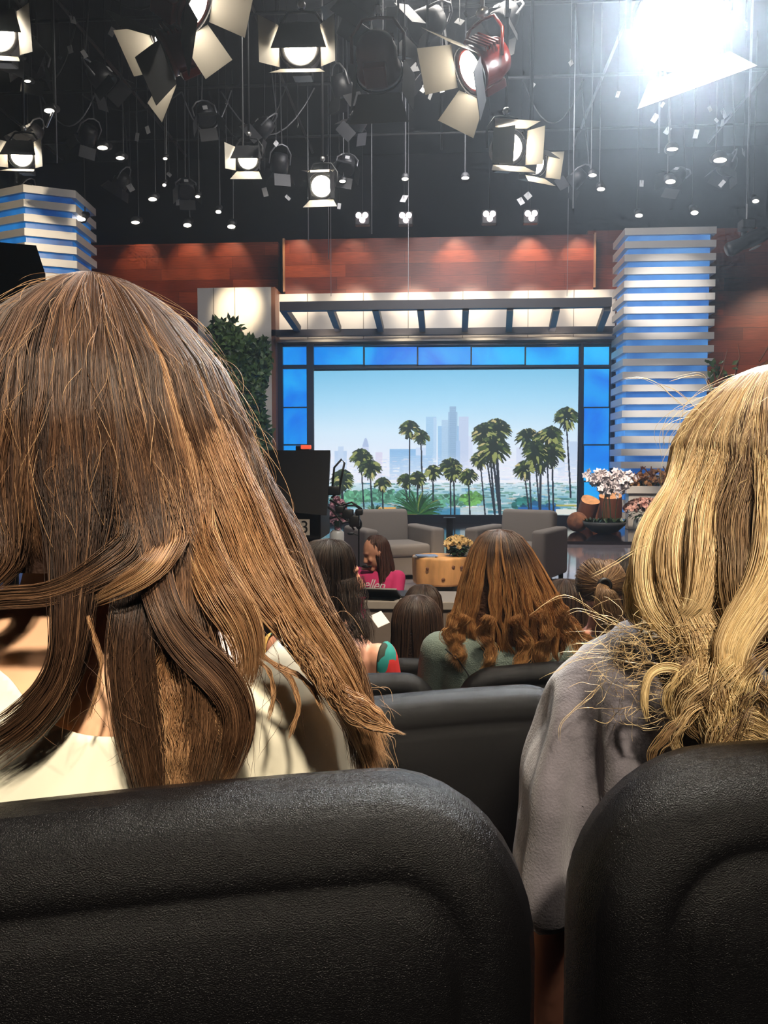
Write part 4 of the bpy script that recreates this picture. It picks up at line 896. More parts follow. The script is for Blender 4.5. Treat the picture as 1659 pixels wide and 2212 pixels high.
def head_pieces(m, M, s=1.0):
    R = M.to_3x3()
    def E(c, r): m.ell(M @ Vector(c) , tuple(x * s for x in r), 18, 12, R.normalized() if False else M.to_3x3())
    E((0, -.005, .02), (.075, .094, .095)); E((0, .032, -.04), (.057, .060, .078)); E((0, .072, -.108), (.024, .022, .020)); E((0, .078, .022), (.048, .018, .010))
    cap(m, M @ Vector((0, .090, .004)), M @ Vector((0, .108, -.036)), .008 * s, .013 * s, 10); E((.013, .098, -.040), (.008, .010, .008)); E((-.013, .098, -.040), (.008, .010, .008))
    E((0, .090, -.066), (.023, .011, .0065)); E((0, .088, -.079), (.020, .011, .0075)); E((.036, .070, -.030), (.022, .018, .022)); E((-.036, .070, -.030), (.022, .018, .022))
    for sx in (-1, 1): E((sx * .078, .004, -.012), (.008, .018, .030)); E((sx * .081, -.004, .004), (.006, .014, .018))
def hand_pieces(m, w, d, side):
    """palm and five bent fingers lying on the lap"""
    d = Vector(d).normalized(); up = Vector((0, 0, 1)); sx = d.cross(up).normalized(); w = Vector(w)
    c = w + d * .05; m.ell(c, (.042, .038, .015), 14, 8, Matrix.Rotation(math.atan2(d.y, d.x) - PI / 2, 3, 'Z'))
    for k, (o, L) in enumerate(((-.030, .060), (-.010, .072), (.010, .070), (.029, .055))):
        a = w + d * .082 + sx * o; b = a + d * L * .5 + up * .004; e = b + d * L * .45 - up * .018; cap(m, a, b, .0085, .0078, 8); cap(m, b, e, .0078, .0068, 8)
    a = w + d * .02 + sx * side * .034; b = a + d * .035 + sx * side * .022; e = b + d * .03; cap(m, a, b, .011, .0095, 8); cap(m, b, e, .0095, .008, 8)
def torso_rings(s, g=0.0, zs=None, wide=1.0):
    rows = [(.43, .165, .125, .0), (.50, .178, .135, .0), (.60, .165, .12, .0), (.70, .150, .105, .0), (.80, .158, .108, .005), (.90, .170, .112, .01), (.965, .178, .098, .0), (1.01, .150, .075, -.005), (1.045, .095, .060, -.005), (1.07, .060, .054, .0), (1.11, .052, .053, .005), (1.17, .050, .055, .012)]
    out = []
    for z, rx, ry, cy in rows:
        if zs and not (zs[0] <= z <= zs[1]): continue
        ring = []
        for k in range(28):
            a = 2 * PI * k / 28; c, sn = math.cos(a), math.sin(a); ex = .8
            ring.append(Vector(((rx * wide + g) * math.copysign(abs(c) ** ex, c), cy + (ry + g) * math.copysign(abs(sn) ** ex, sn), z)))
        out.append(ring)
    return out
def body(parent, s, skin, voxel=.007, arms=None, head_rot=None, legs=True, hands=True, name='body', head_s=1.0):
    """one continuous seated body in local coordinates, facing +y; returns nothing, links the child"""
    m = MB(); m.loft(torso_rings(s))
    M = Matrix.Translation((0, .02, 1.215)) @ (head_rot or Matrix.Identity(4)) @ Matrix.Diagonal((head_s, head_s, head_s, 1)); head_pieces(m, M, 1)
    arms = arms or DEF_ARMS
    for i, ch in enumerate(arms):
        for (a, b, r0, r1) in ch: cap(m, a, b, r0, r1)
        if hands: a, b = Vector(ch[-1][0]), Vector(ch[-1][1]); hand_pieces(m, b, b - a, -1 if i == 0 else 1)
    if legs:
        for sx in (-1, 1):
            cap(m, (sx * .09, .02, .52), (sx * .10, .44, .52), .085, .058); cap(m, (sx * .10, .44, .51), (sx * .10, .46, .09), .056, .036)
            cap(m, (sx * .10, .44, .045), (sx * .11, .62, .035), .040, .030)
    me = remesh_volume(m, voxel); o = link_mesh(name, me, skin, parent, True); return o
DEF_ARMS = [[((-.178, 0, .965), (-.215, .06, .70), .050, .040), ((-.215, .06, .70), (-.10, .28, .64), .039, .027)], [((.178, 0, .965), (.215, .06, .70), .050, .040), ((.215, .06, .70), (.10, .28, .64), .039, .027)]]
def garment(parent, name, matl, g=.010, arms=None, zs=(.44, 1.05), sleeve=1.0, keep=None, voxel=.007, wide=1.0, smooth=4, solid=True):
    m = MB(); m.loft(torso_rings(1, g, zs, wide))
    arms = arms or DEF_ARMS
    for ch in arms:
        segs = ch if sleeve >= 1 else ch[:1]
        for (a, b, r0, r1) in segs:
            a = Vector(a); b = Vector(b); e = a.lerp(b, sleeve) if sleeve < 1 else b; cap(m, a, e, r0 + g, (r1 if sleeve >= 1 else r0 + (r1 - r0) * sleeve) + g)
    me = remesh_volume(m, voxel, smooth, keep); o = link_mesh(name, me, matl, parent, True)
    if solid: md = o.modifiers.new('solid', 'SOLIDIFY'); md.thickness = .002; md.offset = -1
    return o
def trousers(parent, matl):
    m = MB()
    for sx in (-1, 1): cap(m, (sx * .09, .0, .52), (sx * .10, .44, .52), .095, .068); cap(m, (sx * .10, .44, .51), (sx * .10, .46, .13), .064, .052)
    m.loft(torso_rings(1, .014, (.43, .60))); link_mesh('trousers', remesh_volume(m, .010), matl, parent, True)
M_skin = mat('skin', (0.78, 0.45, 0.27), 0.5, spec=0.35, var=.08, vscale=14)
M_skin2 = mat('rosy_skin', (0.55, 0.24, 0.16), 0.5, spec=0.3)
M_cream = mat('cream_cotton', (0.92, 0.86, 0.68), 0.85, bump=.25, bscale=14, stretch=(1, 1, .4))
M_jeans = mat('dark_denim', (0.03, 0.04, 0.07), 0.85)

# ---------------------------------------------------------------- hair
def resample(pts, K):
    pts = np.asarray(pts, float); n = len(pts); q = np.vstack([2 * pts[0] - pts[1], pts, 2 * pts[-1] - pts[-2]]); out = []
    for i in range(n - 1):
        p0, p1, p2, p3 = q[i], q[i + 1], q[i + 2], q[i + 3]
        for t in np.linspace(0, 1, 12, endpoint=False): out.append(.5 * (2 * p1 + (p2 - p0) * t + (2 * p0 - 5 * p1 + 4 * p2 - p3) * t * t + (3 * p1 - 3 * p2 + p3 - p0) * t ** 3))
    out.append(pts[-1]); out = np.array(out); d = np.r_[0, np.cumsum(np.linalg.norm(np.diff(out[:, :3], axis=0), axis=1))]; s = np.linspace(0, d[-1], K)
    return np.stack([np.interp(s, d, out[:, j]) for j in range(out.shape[1])], 1)
class Hair:
    def __init__(s): s.co = []; s.fa = []; s.cl = []; s.n = 0
    def add(s, path, rad, col, taper=True):
        """path (N,K,3) ribbons of hair as fine three sided tubes; rad scalar; col (N,K,3)"""
        N, K, _ = path.shape
        t = np.gradient(path, axis=1); t /= np.linalg.norm(t, axis=2, keepdims=True) + 1e-9
        ref = np.array([0., -1., .25]); a = np.cross(t, ref); a /= np.linalg.norm(a, axis=2, keepdims=True) + 1e-6; b = np.cross(t, a)
        u = np.linspace(0, 1, K); r = rad * (np.minimum(1, .5 + u * 8) * np.clip((1.02 - u) * 7, .15, 1) if taper else 1) * np.ones(K)
        r = r[None, :, None] * nrng.uniform(.6, 1.25, (N, 1, 1))
        v = np.stack([path + (a * math.cos(q) + b * math.sin(q)) * r for q in (0.3, 0.3 + 2 * PI / 3, 0.3 + 4 * PI / 3)], 2)  # N,K,3,3
        idx = np.arange(N * K * 3).reshape(N, K, 3) + s.n; f = []
        for k in range(3): f.append(np.stack([idx[:, :-1, k], idx[:, :-1, (k + 1) % 3], idx[:, 1:, (k + 1) % 3], idx[:, 1:, k]], -1).reshape(-1, 4))
        s.co.append(v.reshape(-1, 3)); s.fa.append(np.concatenate(f)); s.cl.append(np.repeat(col, 3, axis=1).reshape(-1, 3)); s.n += N * K * 3
    def build(s, name, m, parent):
        co = np.concatenate(s.co) - np.array(parent.location) if parent is not None else np.concatenate(s.co)
        if parent is not None and abs(parent.rotation_euler.z) > 1e-6:
            c, q = math.cos(-parent.rotation_euler.z), math.sin(-parent.rotation_euler.z); x = co[:, 0] * c - co[:, 1] * q; y = co[:, 0] * q + co[:, 1] * c; co = np.stack([x, y, co[:, 2]], 1)
        if parent is not None: co = co / parent.scale[0]
        me = fast_mesh(name, co, np.concatenate(s.fa)); set_col(me, np.concatenate(s.cl)); o = link_mesh(name, me, m, parent, True); return o
M_hair = attr_mat('hair_strand', rough=.46, spec=.38)
M_hairbase = attr_mat('hair_mass', rough=.7, spec=.2, bump=.5, bscale=90)
class Shell:
    """hair outline around a head: crown point, rows (drop below crown, sideways shift, half width, back depth, front depth)"""
    def __init__(s, crown, rows, face=0.0):
        s.c = np.array(crown, float); s.face = face; rows = np.array(rows, float); d = np.r_[0, np.cumsum(np.hypot(np.diff(rows[:, 0]), np.diff(rows[:, 2])))]
        q = np.linspace(0, d[-1], 120); s.t = q / d[-1]; s.r = np.stack([np.interp(q, d, rows[:, j]) for j in range(rows.shape[1])], 1); s.len = d[-1]
        for j in (1, 2, 3, 4):  # soften
            x = s.r[:, j].copy(); x[1:-1] = (x[:-2] + x[1:-1] * 2 + x[2:]) / 4; s.r[:, j] = x
    def at(s, t, phi, scale=1.0):
        z, cx, hw, hb, hf = [np.interp(t, s.t, s.r[:, j]) for j in range(5)]
        sn, cs = np.sin(phi), np.cos(phi); x = hw * sn * scale; y = -np.where(cs > 0, hb, hf) * cs * scale
        f = s.face; X = x * math.cos(f) - y * math.sin(f); Y = x * math.sin(f) + y * math.cos(f)
        return np.stack([s.c[0] + cx + X, s.c[1] + Y, s.c[2] - z * np.ones_like(X) - (1 - scale) * .05], -1)
    def t_of_z(s, dz): return np.interp(dz, s.r[:, 0], s.t)
    def mass(s, name, parent, col, scale=.93, t1=1.0, m=None):
        K = 40; ph = np.linspace(-PI, PI, 48, endpoint=False); ts = np.linspace(.0, t1, K) ; co = np.concatenate([s.at(np.full(48, t), ph, scale) for t in ts])
        co = co - np.array(parent.location)
        if abs(parent.rotation_euler.z) > 1e-6:
            c, q = math.cos(-parent.rotation_euler.z), math.sin(-parent.rotation_euler.z); x = co[:, 0] * c - co[:, 1] * q; y = co[:, 0] * q + co[:, 1] * c; co = np.stack([x, y, co[:, 2]], 1)
        co = co / parent.scale[0]
        idx = np.arange(K * 48).reshape(K, 48); f = np.stack([idx[:-1], np.roll(idx[:-1], -1, 1), np.roll(idx[1:], -1, 1), idx[1:]], -1).reshape(-1, 4)
        me = fast_mesh(name, co, f); set_col(me, np.tile(np.array(col), (len(co), 1)))
        o = link_mesh(name, me, m or M_hairbase, parent, True); return o
def wob(x, seed): return np.sin(x * 1.0 + seed) * .5 + np.sin(x * 2.3 + seed * 1.7) * .3 + np.sin(x * 4.1 + seed * 2.9) * .2
def shell_paths(sh, N, phr, t0, t1, K=26, clumps=60, wave=.006, freq=5.0, clump=.6, layer=.03, spread=.0, tj=.06):
    cl = np.sort(nrng.uniform(phr[0], phr[1], clumps)); ph = nrng.uniform(phr[0], phr[1], N); ci = np.abs(ph[:, None] - cl[None]).argmin(1); pc = cl[ci]; cseed = nrng.uniform(0, 6.28, clumps)[ci]; clen = nrng.uniform(-tj, tj * .3, clumps)[ci]
    T1 = np.clip(t1 + clen + nrng.normal(0, tj * .4, N), .05, 1.0) if np.isscalar(t1) else t1
    u = np.linspace(0, 1, K)[None]; T0 = t0 + nrng.uniform(0, .10, (N, 1)) * (nrng.uniform(0, 1, (N, 1)) > .4)
    T = T0 + (T1[:, None] - T0) * u
    g = clump * np.clip(u * 1.6 - .2, 0, 1); PH = ph[:, None] * (1 - g) + pc[:, None] * g
    w = wave * np.clip(u * 1.5 - .15, 0, 1.3)
    PH = PH + w / np.maximum(.02, np.interp(T, sh.t, sh.r[:, 2])) * (wob(T * freq * 3, cseed[:, None]) * 1.6 + .8 * wob(T * freq * 2.2, nrng.uniform(0, 6, (N, 1))))
    lay = (nrng.uniform(-1, .35, (N, 1)) * layer) + (w * 1.3) * wob(T * freq * 2.7 + 2, cseed[:, None] * 1.3)
    p = sh.at(T, PH, 1 + lay); return p, ph, T, cseed
def strand_cols(N, K, dark, mid, light, seeds, tipf=.3, rootf=0.0, lightp=.25, T=None):
    dark, mid, light = map(np.array, (dark, mid, light)); a = np.clip(.5 + .4 * np.sin(seeds * 2.1) + nrng.normal(0, .28, N), 0, 1)[:, None, None]; c = dark * (1 - a) + mid * a
    hl = np.clip(nrng.uniform(0, 1, N) - (1 - lightp), 0, 1) / max(lightp, 1e-3); hl = (hl * .9)[:, None, None]; c = c * (1 - hl) + light * hl
    u = (np.linspace(0, 1, K)[None, :, None] if T is None else T[..., None]); c = c * (1 - tipf * u ** 2) + light * tipf * u ** 2
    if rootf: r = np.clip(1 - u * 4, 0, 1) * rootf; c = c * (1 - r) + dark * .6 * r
    return c * np.ones((N, K, 1))
def lock(h, pts, n, cols, prefix=None, K=34, rad=.00035, wave=.004, freq=3.0, seed=None, tipf=.35, lightp=.3, flat=.45, Y=None):
    """pts: (px, py, Y, width_px); prefix: (shell, t_join, phi spread)"""
    seed = nrng.uniform(0, 6.28) if seed is None else seed
    if prefix is not None:
        sh, x0, x1 = prefix; jt = np.linspace(.25, .98, 50); jp = np.linspace(-1.9, 1.9, 90); TT, PP = np.meshgrid(jt, jp, indexing='ij'); G = sh.at(TT, PP, 1.0); gx, gy = proj(G)
        def find(x, y): k = ((gx - x) ** 2 + (gy - y) ** 2).argmin(); return TT.flat[k], PP.flat[k], G.reshape(-1, 3)[k][1]
        tj, _, yd = find(pts[0][0], pts[0][1]); ph0 = find(x0, pts[0][1])[1]; ph1 = find(x1, pts[0][1])[1]; pts = [(pts[0][0], pts[0][1], yd - .004, pts[0][3])] + list(pts[1:]); tj -= .07
    w = np.array([[*P(a, b, c), d * c / FPX] for a, b, c, d in pts]); q = resample(w, K)
    n = int(n * 1.25); ox = np.clip(nrng.normal(0, .5, n), -1.1, 1.1); oy = nrng.uniform(-1, 1, n); t = np.gradient(q[:, :3], axis=0); t /= np.linalg.norm(t, axis=1, keepdims=True) + 1e-9
    wave = wave * min(1., np.linalg.norm(np.diff(q[:, :3], axis=0), axis=1).sum() / .22); side = np.cross(t, np.array([0., 1., 0.])); side /= np.linalg.norm(side, axis=1, keepdims=True) + 1e-6; u = np.linspace(0, 1, K)
    tw = nrng.uniform(0, 6.28, n)
    off = q[None, :, 3:4] * (ox[:, None, None] * side[None] + flat * oy[:, None, None] * np.array([0, 1., 0])[None])
    wv = wave * wob(u[None] * freq * 3 + .6 * ox[:, None], seed); fine = .9 * wave * wob(u[None] * freq * 2.5, tw[:, None])
    path = q[None, :, :3] + off + (wv + fine)[..., None] * side[None] + (wave * .6 * wob(u[None] * freq * 3 + 1.5, seed))[..., None] * np.array([0, 1., 0])
    ln = nrng.uniform(.82, 1.0, n)   # uneven tips
    if prefix is not None:
        phi = np.interp(ox, [-1.1, 1.1], [ph0, ph1]) + nrng.normal(0, .05, n); K1 = 20; tt = np.linspace(.0, tj, K1)[None] + np.zeros((n, 1)); tt[:, 0:] = tt + nrng.uniform(0, .05, (n, 1)) * (1 - tt / tj)
        pp = sh.at(tt, phi[:, None] + .02 * wob(tt * 12, tw[:, None]), 1 + nrng.uniform(-.02, .012, (n, 1))); path = np.concatenate([pp, path], 1)
        for _ in range(14): path[:, 1:-1] = (path[:, :-2] + path[:, 1:-1] * 2 + path[:, 2:]) / 4
    # shorten
    Kt = path.shape[1]; uu = np.linspace(0, 1, Kt)[None] * ln[:, None] * (Kt - 1); i0 = np.clip(np.floor(uu).astype(int), 0, Kt - 2); fr = (uu - i0)[..., None]; r = np.arange(n)[:, None]; path = path[r, i0] * (1 - fr) + path[r, i0 + 1] * fr
    h.add(path, rad * .8, strand_cols(n, Kt, *cols, np.full(n, seed), tipf, 0, lightp))
def rows_px(Y, cx0, cy0, rows):
    """rows: (py, left px, right px, back depth m, front depth m)"""
    k = Y / FPX; return [((y - cy0) * k, ((l + r) / 2 - cx0) * k, (r - l) / 2 * k, hb, hf) for y, l, r, hb, hf in rows]
# ---------------------------------------------------------------- the brunette in the cream top
def brunette():
    YC = .72; fl = .36; c = P(205, 590, YC); s = .962; Xc = P(195, 1400, .70).x
    r = empty('person', (Xc, .705, fl), 0, 'person with long wavy brown hair in a scoop backed cream top', 'person'); r.scale = (s, s, s)
    body(r, s, M_skin, .006)
    nk = [(-300, 1300), (-200, 1400), (-60, 1440), (0, 1470), (40, 1510), (100, 1562), (180, 1588), (285, 1592), (360, 1575), (430, 1535), (500, 1485), (535, 1440), (550, 1380)]
    pts = [P(a, b, .60) for a, b in nk]; xs = np.array([p.x for p in pts]); zs = np.array([p.z for p in pts])
    def keep(co):
        x = co.x * s + Xc; z = co.z * s + fl; return not (xs[0] < x < xs[-1] and z > np.interp(x, xs, zs))
    garment(r, 'cream_top', M_cream, .011, None, (.44, 1.06), .55, keep, .005, 1.0, 3)
    trousers(r, M_jeans)
    sh = Shell(c, rows_px(YC, 205, 590, [(592, 205, 205, 0, 0), (598, 165, 240, .02, .045), (614, 125, 288, .04, .08), (652, 45, 348, .06, .11), (700, -20, 402, .08, .12), (800, -90, 482, .108, .13), (920, -140, 535, .122, .13), (1050, -190, 575, .125, .12), (1150, -215, 600, .122, .10), (1290, -240, 636, .118, .08)]))
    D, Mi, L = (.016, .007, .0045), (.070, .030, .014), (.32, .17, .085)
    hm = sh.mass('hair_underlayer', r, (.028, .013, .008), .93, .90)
    h = Hair()
    p, ph, T, cs = shell_paths(sh, 9500, (-1.75, 1.75), .0, .86, 30, 60, .0032, 2.2, .5, .035)
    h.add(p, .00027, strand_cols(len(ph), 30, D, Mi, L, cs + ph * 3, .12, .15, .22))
    p, ph, T, cs = shell_paths(sh, 1200, (1.75, 2 * PI - 1.75), .0, .30, 14, 30, .003, 3)
    h.add(p, .0004, strand_cols(len(ph), 14, D, Mi, L, cs, .1))
    C = (D, Mi, L); CL = ((.10, .042, .018), (.30, .145, .062), (.70, .43, .22))
    B = .578
    def pre(x0, x1): return (sh, x0, x1)
    # locks falling over the back
    lock(h, [(175, 1130, .60, 70), (165, 1220, .59, 55), (155, 1330, B, 42), (145, 1430, B, 36), (100, 1520, B, 42), (20, 1590, B, 48), (-60, 1640, B, 50)], 700, C, pre(60, 240), wave=.002, lightp=.12, tipf=.1)
    lock(h, [(40, 1180, .60, 40), (10, 1230, .59, 26), (-60, 1290, .59, 24), (-140, 1330, .60, 22)], 260, C, pre(-60, 60), lightp=.2)
    lock(h, [(330, 1160, .60, 45), (230, 1225, .585, 34), (110, 1285, .58, 24), (0, 1290, .58, 22), (-80, 1310, .585, 20)], 380, C, pre(260, 360), wave=.0015, lightp=.25, tipf=.15)
    lock(h, [(380, 1150, .60, 40), (330, 1225, .575, 30), (250, 1275, .57, 20), (200, 1300, .575, 12)], 160, CL, pre(340, 400), wave=.001, lightp=.4, tipf=.2)
    lock(h, [(300, 1200, .60, 40), (290, 1310, .585, 46), (280, 1400, B, 50), (295, 1500, B, 50), (310, 1600, B, 46), (320, 1700, B, 36), (330, 1760, B, 26)], 900, C, pre(230, 330), wave=.003, lightp=.10, tipf=.12)
    lock(h, [(400, 1200, .60, 50), (400, 1320, .582, 52), (440, 1430, .576, 50), (460, 1540, B, 46), (430, 1640, B, 40), (410, 1720, B, 36)], 620, C, pre(330, 430), wave=.005, freq=2.2, lightp=.25, tipf=.3)
    lock(h, [(330, 1180, .60, 36), (345, 1290, .572, 34), (400, 1390, .568, 36), (480, 1460, .568, 38), (525, 1540, .570, 34), (505, 1630, .575, 28), (480, 1700, .578, 22)], 620, C, pre(300, 380), wave=.002, lightp=.3, tipf=.12)
    lock(h, [(420, 1170, .60, 48), (470, 1260, .575, 48), (520, 1340, .570, 42), (540, 1420, .57, 30), (525, 1500, .573, 22)], 560, CL, pre(390, 480), wave=.003, lightp=.3, tipf=.1)
    lock(h, [(380, 1360, .58, 4), (362, 1440, .58, 26), (370, 1530, B, 34), (385, 1630, B, 30), (395, 1740, B, 20)], 200, CL, None, wave=.006, lightp=.4)
    lock(h, [(455, 1400, .58, 3), (450, 1470, .58, 18), (470, 1540, B, 20), (500, 1620, B, 14), (480, 1700, B, 10)], 110, CL, None, wave=.006, lightp=.5)
    # big mass over the shoulder
    R1 = .635
    lock(h, [(500, 1080, .64, 60), (545, 1190, .62, 60), (600, 1290, .60, 54), (665, 1370, .60, 44), (715, 1440, .605, 32), (755, 1530, .62, 32), (790, 1600, .63, 28), (815, 1680, .63, 20)], 900, CL, pre(430, 540), wave=.004, freq=2.4, lightp=.3, tipf=.4)
    lock(h, [(560, 1100, .67, 50), (610, 1210, .65, 60), (655, 1310, .63, 54), (708, 1390, .62, 44), (752, 1470, .625, 32), (775, 1560, .63, 34), (780, 1640, .635, 28), (785, 1720, .64, 20)], 900, C, pre(520, 610), wave=.005, freq=2.6, lightp=.35, tipf=.5)
    lock(h, [(585, 1080, .72, 26), (618, 1190, .70, 34), (650, 1290, .68, 36), (695, 1370, .66, 38), (735, 1430, .655, 38), (765, 1510, .65, 36), (800, 1590, .65, 32), (820, 1660, .65, 24)], 700, CL, pre(560, 610), wave=.006, freq=3, lightp=.45, tipf=.5)
    for k in range(7):  # crossing curls at the shoulder
        x = 600 + k * 18; yy = 1330 + k * 18; lock(h, [(x, yy, .59, 14), (x + 50 + rnd.uniform(-20, 20), yy + 70, .585, 18), (x + 90 + rnd.uniform(-30, 30), yy + 120, .59, 15), (x + 150 + rnd.uniform(-40, 30), yy + 150 + rnd.uniform(-20, 30), .60, 3)], 45, CL, None, wave=.004, lightp=.6, tipf=.5)
    for (q) in ([(540, 1420), (580, 1450), (590, 1500), (575, 1560)], [(560, 1410), (620, 1460), (645, 1530), (620, 1600)], [(190, 1330), (215, 1430), (200, 1530), (185, 1560)], [(600, 1440), (660, 1470), (700, 1540)], [(680, 1470), (740, 1540), (810, 1560), (845, 1600)]):
        lock(h, [(x, y, .575 + (.02 if x > 500 else 0), 5) for x, y in q], 26, CL, None, wave=.003, lightp=.6)
    h.build('hair', M_hair, r)
    g = Hair(); strays(g, sh, 230, (-1.6, 1.7), CL, 1.0, .018)
    for _ in range(80):
        x = rnd.uniform(560, 830); y = 1150 + (x - 560) * 1.6 + rnd.uniform(-60, 60); d = rnd.uniform(20, 70)
        lock(g, [(x, y, .62, 1), (x + d * .6, y + rnd.uniform(-20, 40), .62, 1), (x + d * rnd.uniform(.6, 1.2), y + rnd.uniform(20, 80), .62, 1)], 1, CL, None, 12, .00022, .002, tipf=.4, lightp=.9)
    for _ in range(70):
        x = rnd.uniform(80, 640); y = rnd.uniform(1280, 1560); lock(g, [(x, y, .57, 1), (x + rnd.uniform(-40, 50), y + 70, .568, 1), (x + rnd.uniform(-60, 60), y + rnd.uniform(110, 190), .572, 1)], 1, C, None, 12, .0002, .003, lightp=.6)
    g.build('stray_hairs', M_hair, r)
def strays(g, sh, n, phr, cols, tmax, lift):
    ph = nrng.uniform(phr[0], phr[1], n); t0 = nrng.uniform(.05, .75, n); L = nrng.uniform(.08, .28, n); u = np.linspace(0, 1, 20)[None]
    T = np.clip(t0[:, None] + L[:, None] * u, 0, tmax); sd = nrng.uniform(0, 6, (n, 1)); lf = nrng.uniform(.2, 1, (n, 1)) * lift
    p = sh.at(T, ph[:, None] + .06 * np.sin(u * 2.5 + sd), 1.0 + (lf / .13) * (np.sin(u * 2.2) + .25 * np.sin(u * 3 + sd * 2)))
    g.add(p, .00022, strand_cols(n, 20, *cols, sd[:, 0], .3, 0, .8))
brunette()

# ---------------------------------------------------------------- the blonde in the grey sweater
M_knit = mat('grey_knit', (0.125, 0.112, 0.128), 0.95, bump=.3, bscale=420, bdist=.004, sheen=.3, var=.12, vscale=60)
def blonde():
    YC = .73; fl = .36; c = P(1690, 785, YC); Xc = P(1668, 1500, .72).x; s = (c.z - .028 - fl) / 1.33
    r = empty('person', (Xc, .74, fl), 0, 'person with tousled blonde hair in a grey knit sweater', 'person'); r.scale = (s, s, s)
    def loc(px, py, Y): q = P(px, py, Y) - r.location; return q / s
    la = [(loc(1335, 1490, .73), loc(1235, 1760, .71), .044, .036), (loc(1235, 1760, .71), loc(1182, 2010, .70), .036, .031), (loc(1182, 2010, .70), loc(1185, 2330, .74), .031, .029), (loc(1185, 2330, .74), loc(1290, 2500, .93), .030, .026)]
    arms = [la, DEF_ARMS[1]]
    body(r, s, M_skin2, .006, arms)
    # baggy sweater: torso plus batwing sleeve, with drape folds
    m = MB(); m.loft(torso_rings(1, .022, (.44, 1.05), 1.02))
    sl = [(1420, 1450, .72, .046), (1345, 1500, .715, .054), (1290, 1600, .705, .058), (1240, 1700, .70, .055), (1210, 1780, .70, .049), (1198, 1860, .70, .045), (1192, 1925, .70, .041)]
    for (x0, y0, Y0, r0), (x1, y1, Y1, r1) in zip(sl, sl[1:]): cap(m, loc(x0, y0, Y0), loc(x1, y1, Y1), r0 / s, r1 / s, 18)
    cap(m, loc(1285, 1600, .70), loc(1232, 1920, .70), .055, .048)
    cap(m, loc(1400, 1560, .70), loc(1230, 1780, .70), .07, .05); cap(m, loc(1460, 1500, .70), loc(1330, 1650, .69), .085, .06)
    for ch in arms[1:]:
        for (a, b, r0, r1) in ch[:2]: cap(m, a, b, r0 + .02, r1 + .015)
    cut = loc(1180, 1948, .70).z
    def keep(co): return not (co.x < -.17 and co.z < cut)
    me = remesh_volume(m, .005, 5, keep)
    n = len(me.vertices); co = np.empty(n * 3, dtype=np.float32); me.vertices.foreach_get('co', co); co = co.reshape(-1, 3); no = np.empty(n * 3, dtype=np.float32); me.vertex_normals.foreach_get('vector', no); no = no.reshape(-1, 3)
    top = np.array(loc(1290, 1380, .62)); bot = np.array(loc(1300, 1900, .64)); d = co - top; ang = np.arctan2(d[:, 0] + .25 * d[:, 2] * -1, -d[:, 2] + .05); rr = np.linalg.norm(d[:, [0, 2]], axis=1)
    w = np.clip((rr - .035) / .07, 0, 1) * np.clip((.05 - (co[:, 0] - top[0] - .12)) * 8, 0, 1)
    fold = np.sin(ang * 22 + 1.2 * np.sin(rr * 14)); fold = np.sign(fold) * np.abs(fold) ** .8 * .012
    fold += .004 * np.sin(co[:, 0] * 40 + co[:, 2] * 25) * np.sin(co[:, 2] * 33)
    co = co + no * (fold * w)[:, None]; me.vertices.foreach_set('co', co.ravel()); me.update()

    o = link_mesh('sweater', me, M_knit, r, True); md = o.modifiers.new('solid', 'SOLIDIFY'); md.thickness = .004; md.offset = -1
    trousers(r, M_jeans)
    sh = Shell(c, rows_px(YC, 1690, 785, [(785, 1690, 1690, 0, 0), (793, 1640, 1745, .025, .05), (812, 1595, 1790, .045, .08), (848, 1550, 1835, .07, .10), (895, 1508, 1880, .095, .115), (949, 1480, 1905, .11, .12), (1013, 1472, 1915, .118, .12), (1063, 1474, 1915, .118, .11), (1140, 1450, 1930, .11, .09), (1240, 1440, 1940, .105, .08), (1330, 1460, 1940, .10, .07)]))
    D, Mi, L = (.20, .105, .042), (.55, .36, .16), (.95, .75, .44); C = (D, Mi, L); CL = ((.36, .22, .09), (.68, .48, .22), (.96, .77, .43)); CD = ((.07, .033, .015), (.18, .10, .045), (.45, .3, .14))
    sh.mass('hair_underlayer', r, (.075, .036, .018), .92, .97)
    h = Hair()
    p, ph, T, cs = shell_paths(sh, 8000, (-1.75, 1.75), .0, .66, 30, 55, .003, 2.2, .5, .035, tj=.05)
    h.add(p, .00027, strand_cols(len(ph), 30, D, Mi, L, cs + ph * 3, .15, .1, .35))
    p, ph, T, cs = shell_paths(sh, 1300, (-.9, 1.2), .3, .97, 30, 40, .004, 3.0, .5, .03, tj=.05); h.add(p, .00036, strand_cols(len(ph), 30, *CD, cs, .1, .1, .2))  # darker strands put the shadow at the nape into the hair colour
    def pre(x0, x1): return (sh, x0, x1)
    B = .60
    lock(h, [(1480, 1030, .70, 26), (1462, 1085, .68, 34), (1428, 1140, .66, 40), (1410, 1210, .64, 44), (1412, 1290, .63, 48), (1450, 1345, .62, 44), (1530, 1385, .61, 40), (1600, 1430, .61, 40)], 900, CL, pre(1452, 1490), wave=.0015, lightp=.5, tipf=.25)
    lock(h, [(1510, 1050, .66, 40), (1480, 1140, .64, 46), (1462, 1220, .63, 50), (1475, 1300, .62, 50), (1520, 1360, .61, 46), (1580, 1450, .60, 50), (1620, 1560, .60, 50), (1640, 1660, .60, 40)], 900, C, pre(1490, 1550), wave=.003, lightp=.45, tipf=.3)
    lock(h, [(1545, 1060, .64, 40), (1530, 1160, .62, 40), (1520, 1260, .61, 34), (1500, 1330, .61, 26), (1440, 1360, .62, 20), (1370, 1350, .64, 14)], 420, C, pre(1530, 1590), wave=.003, lightp=.4)
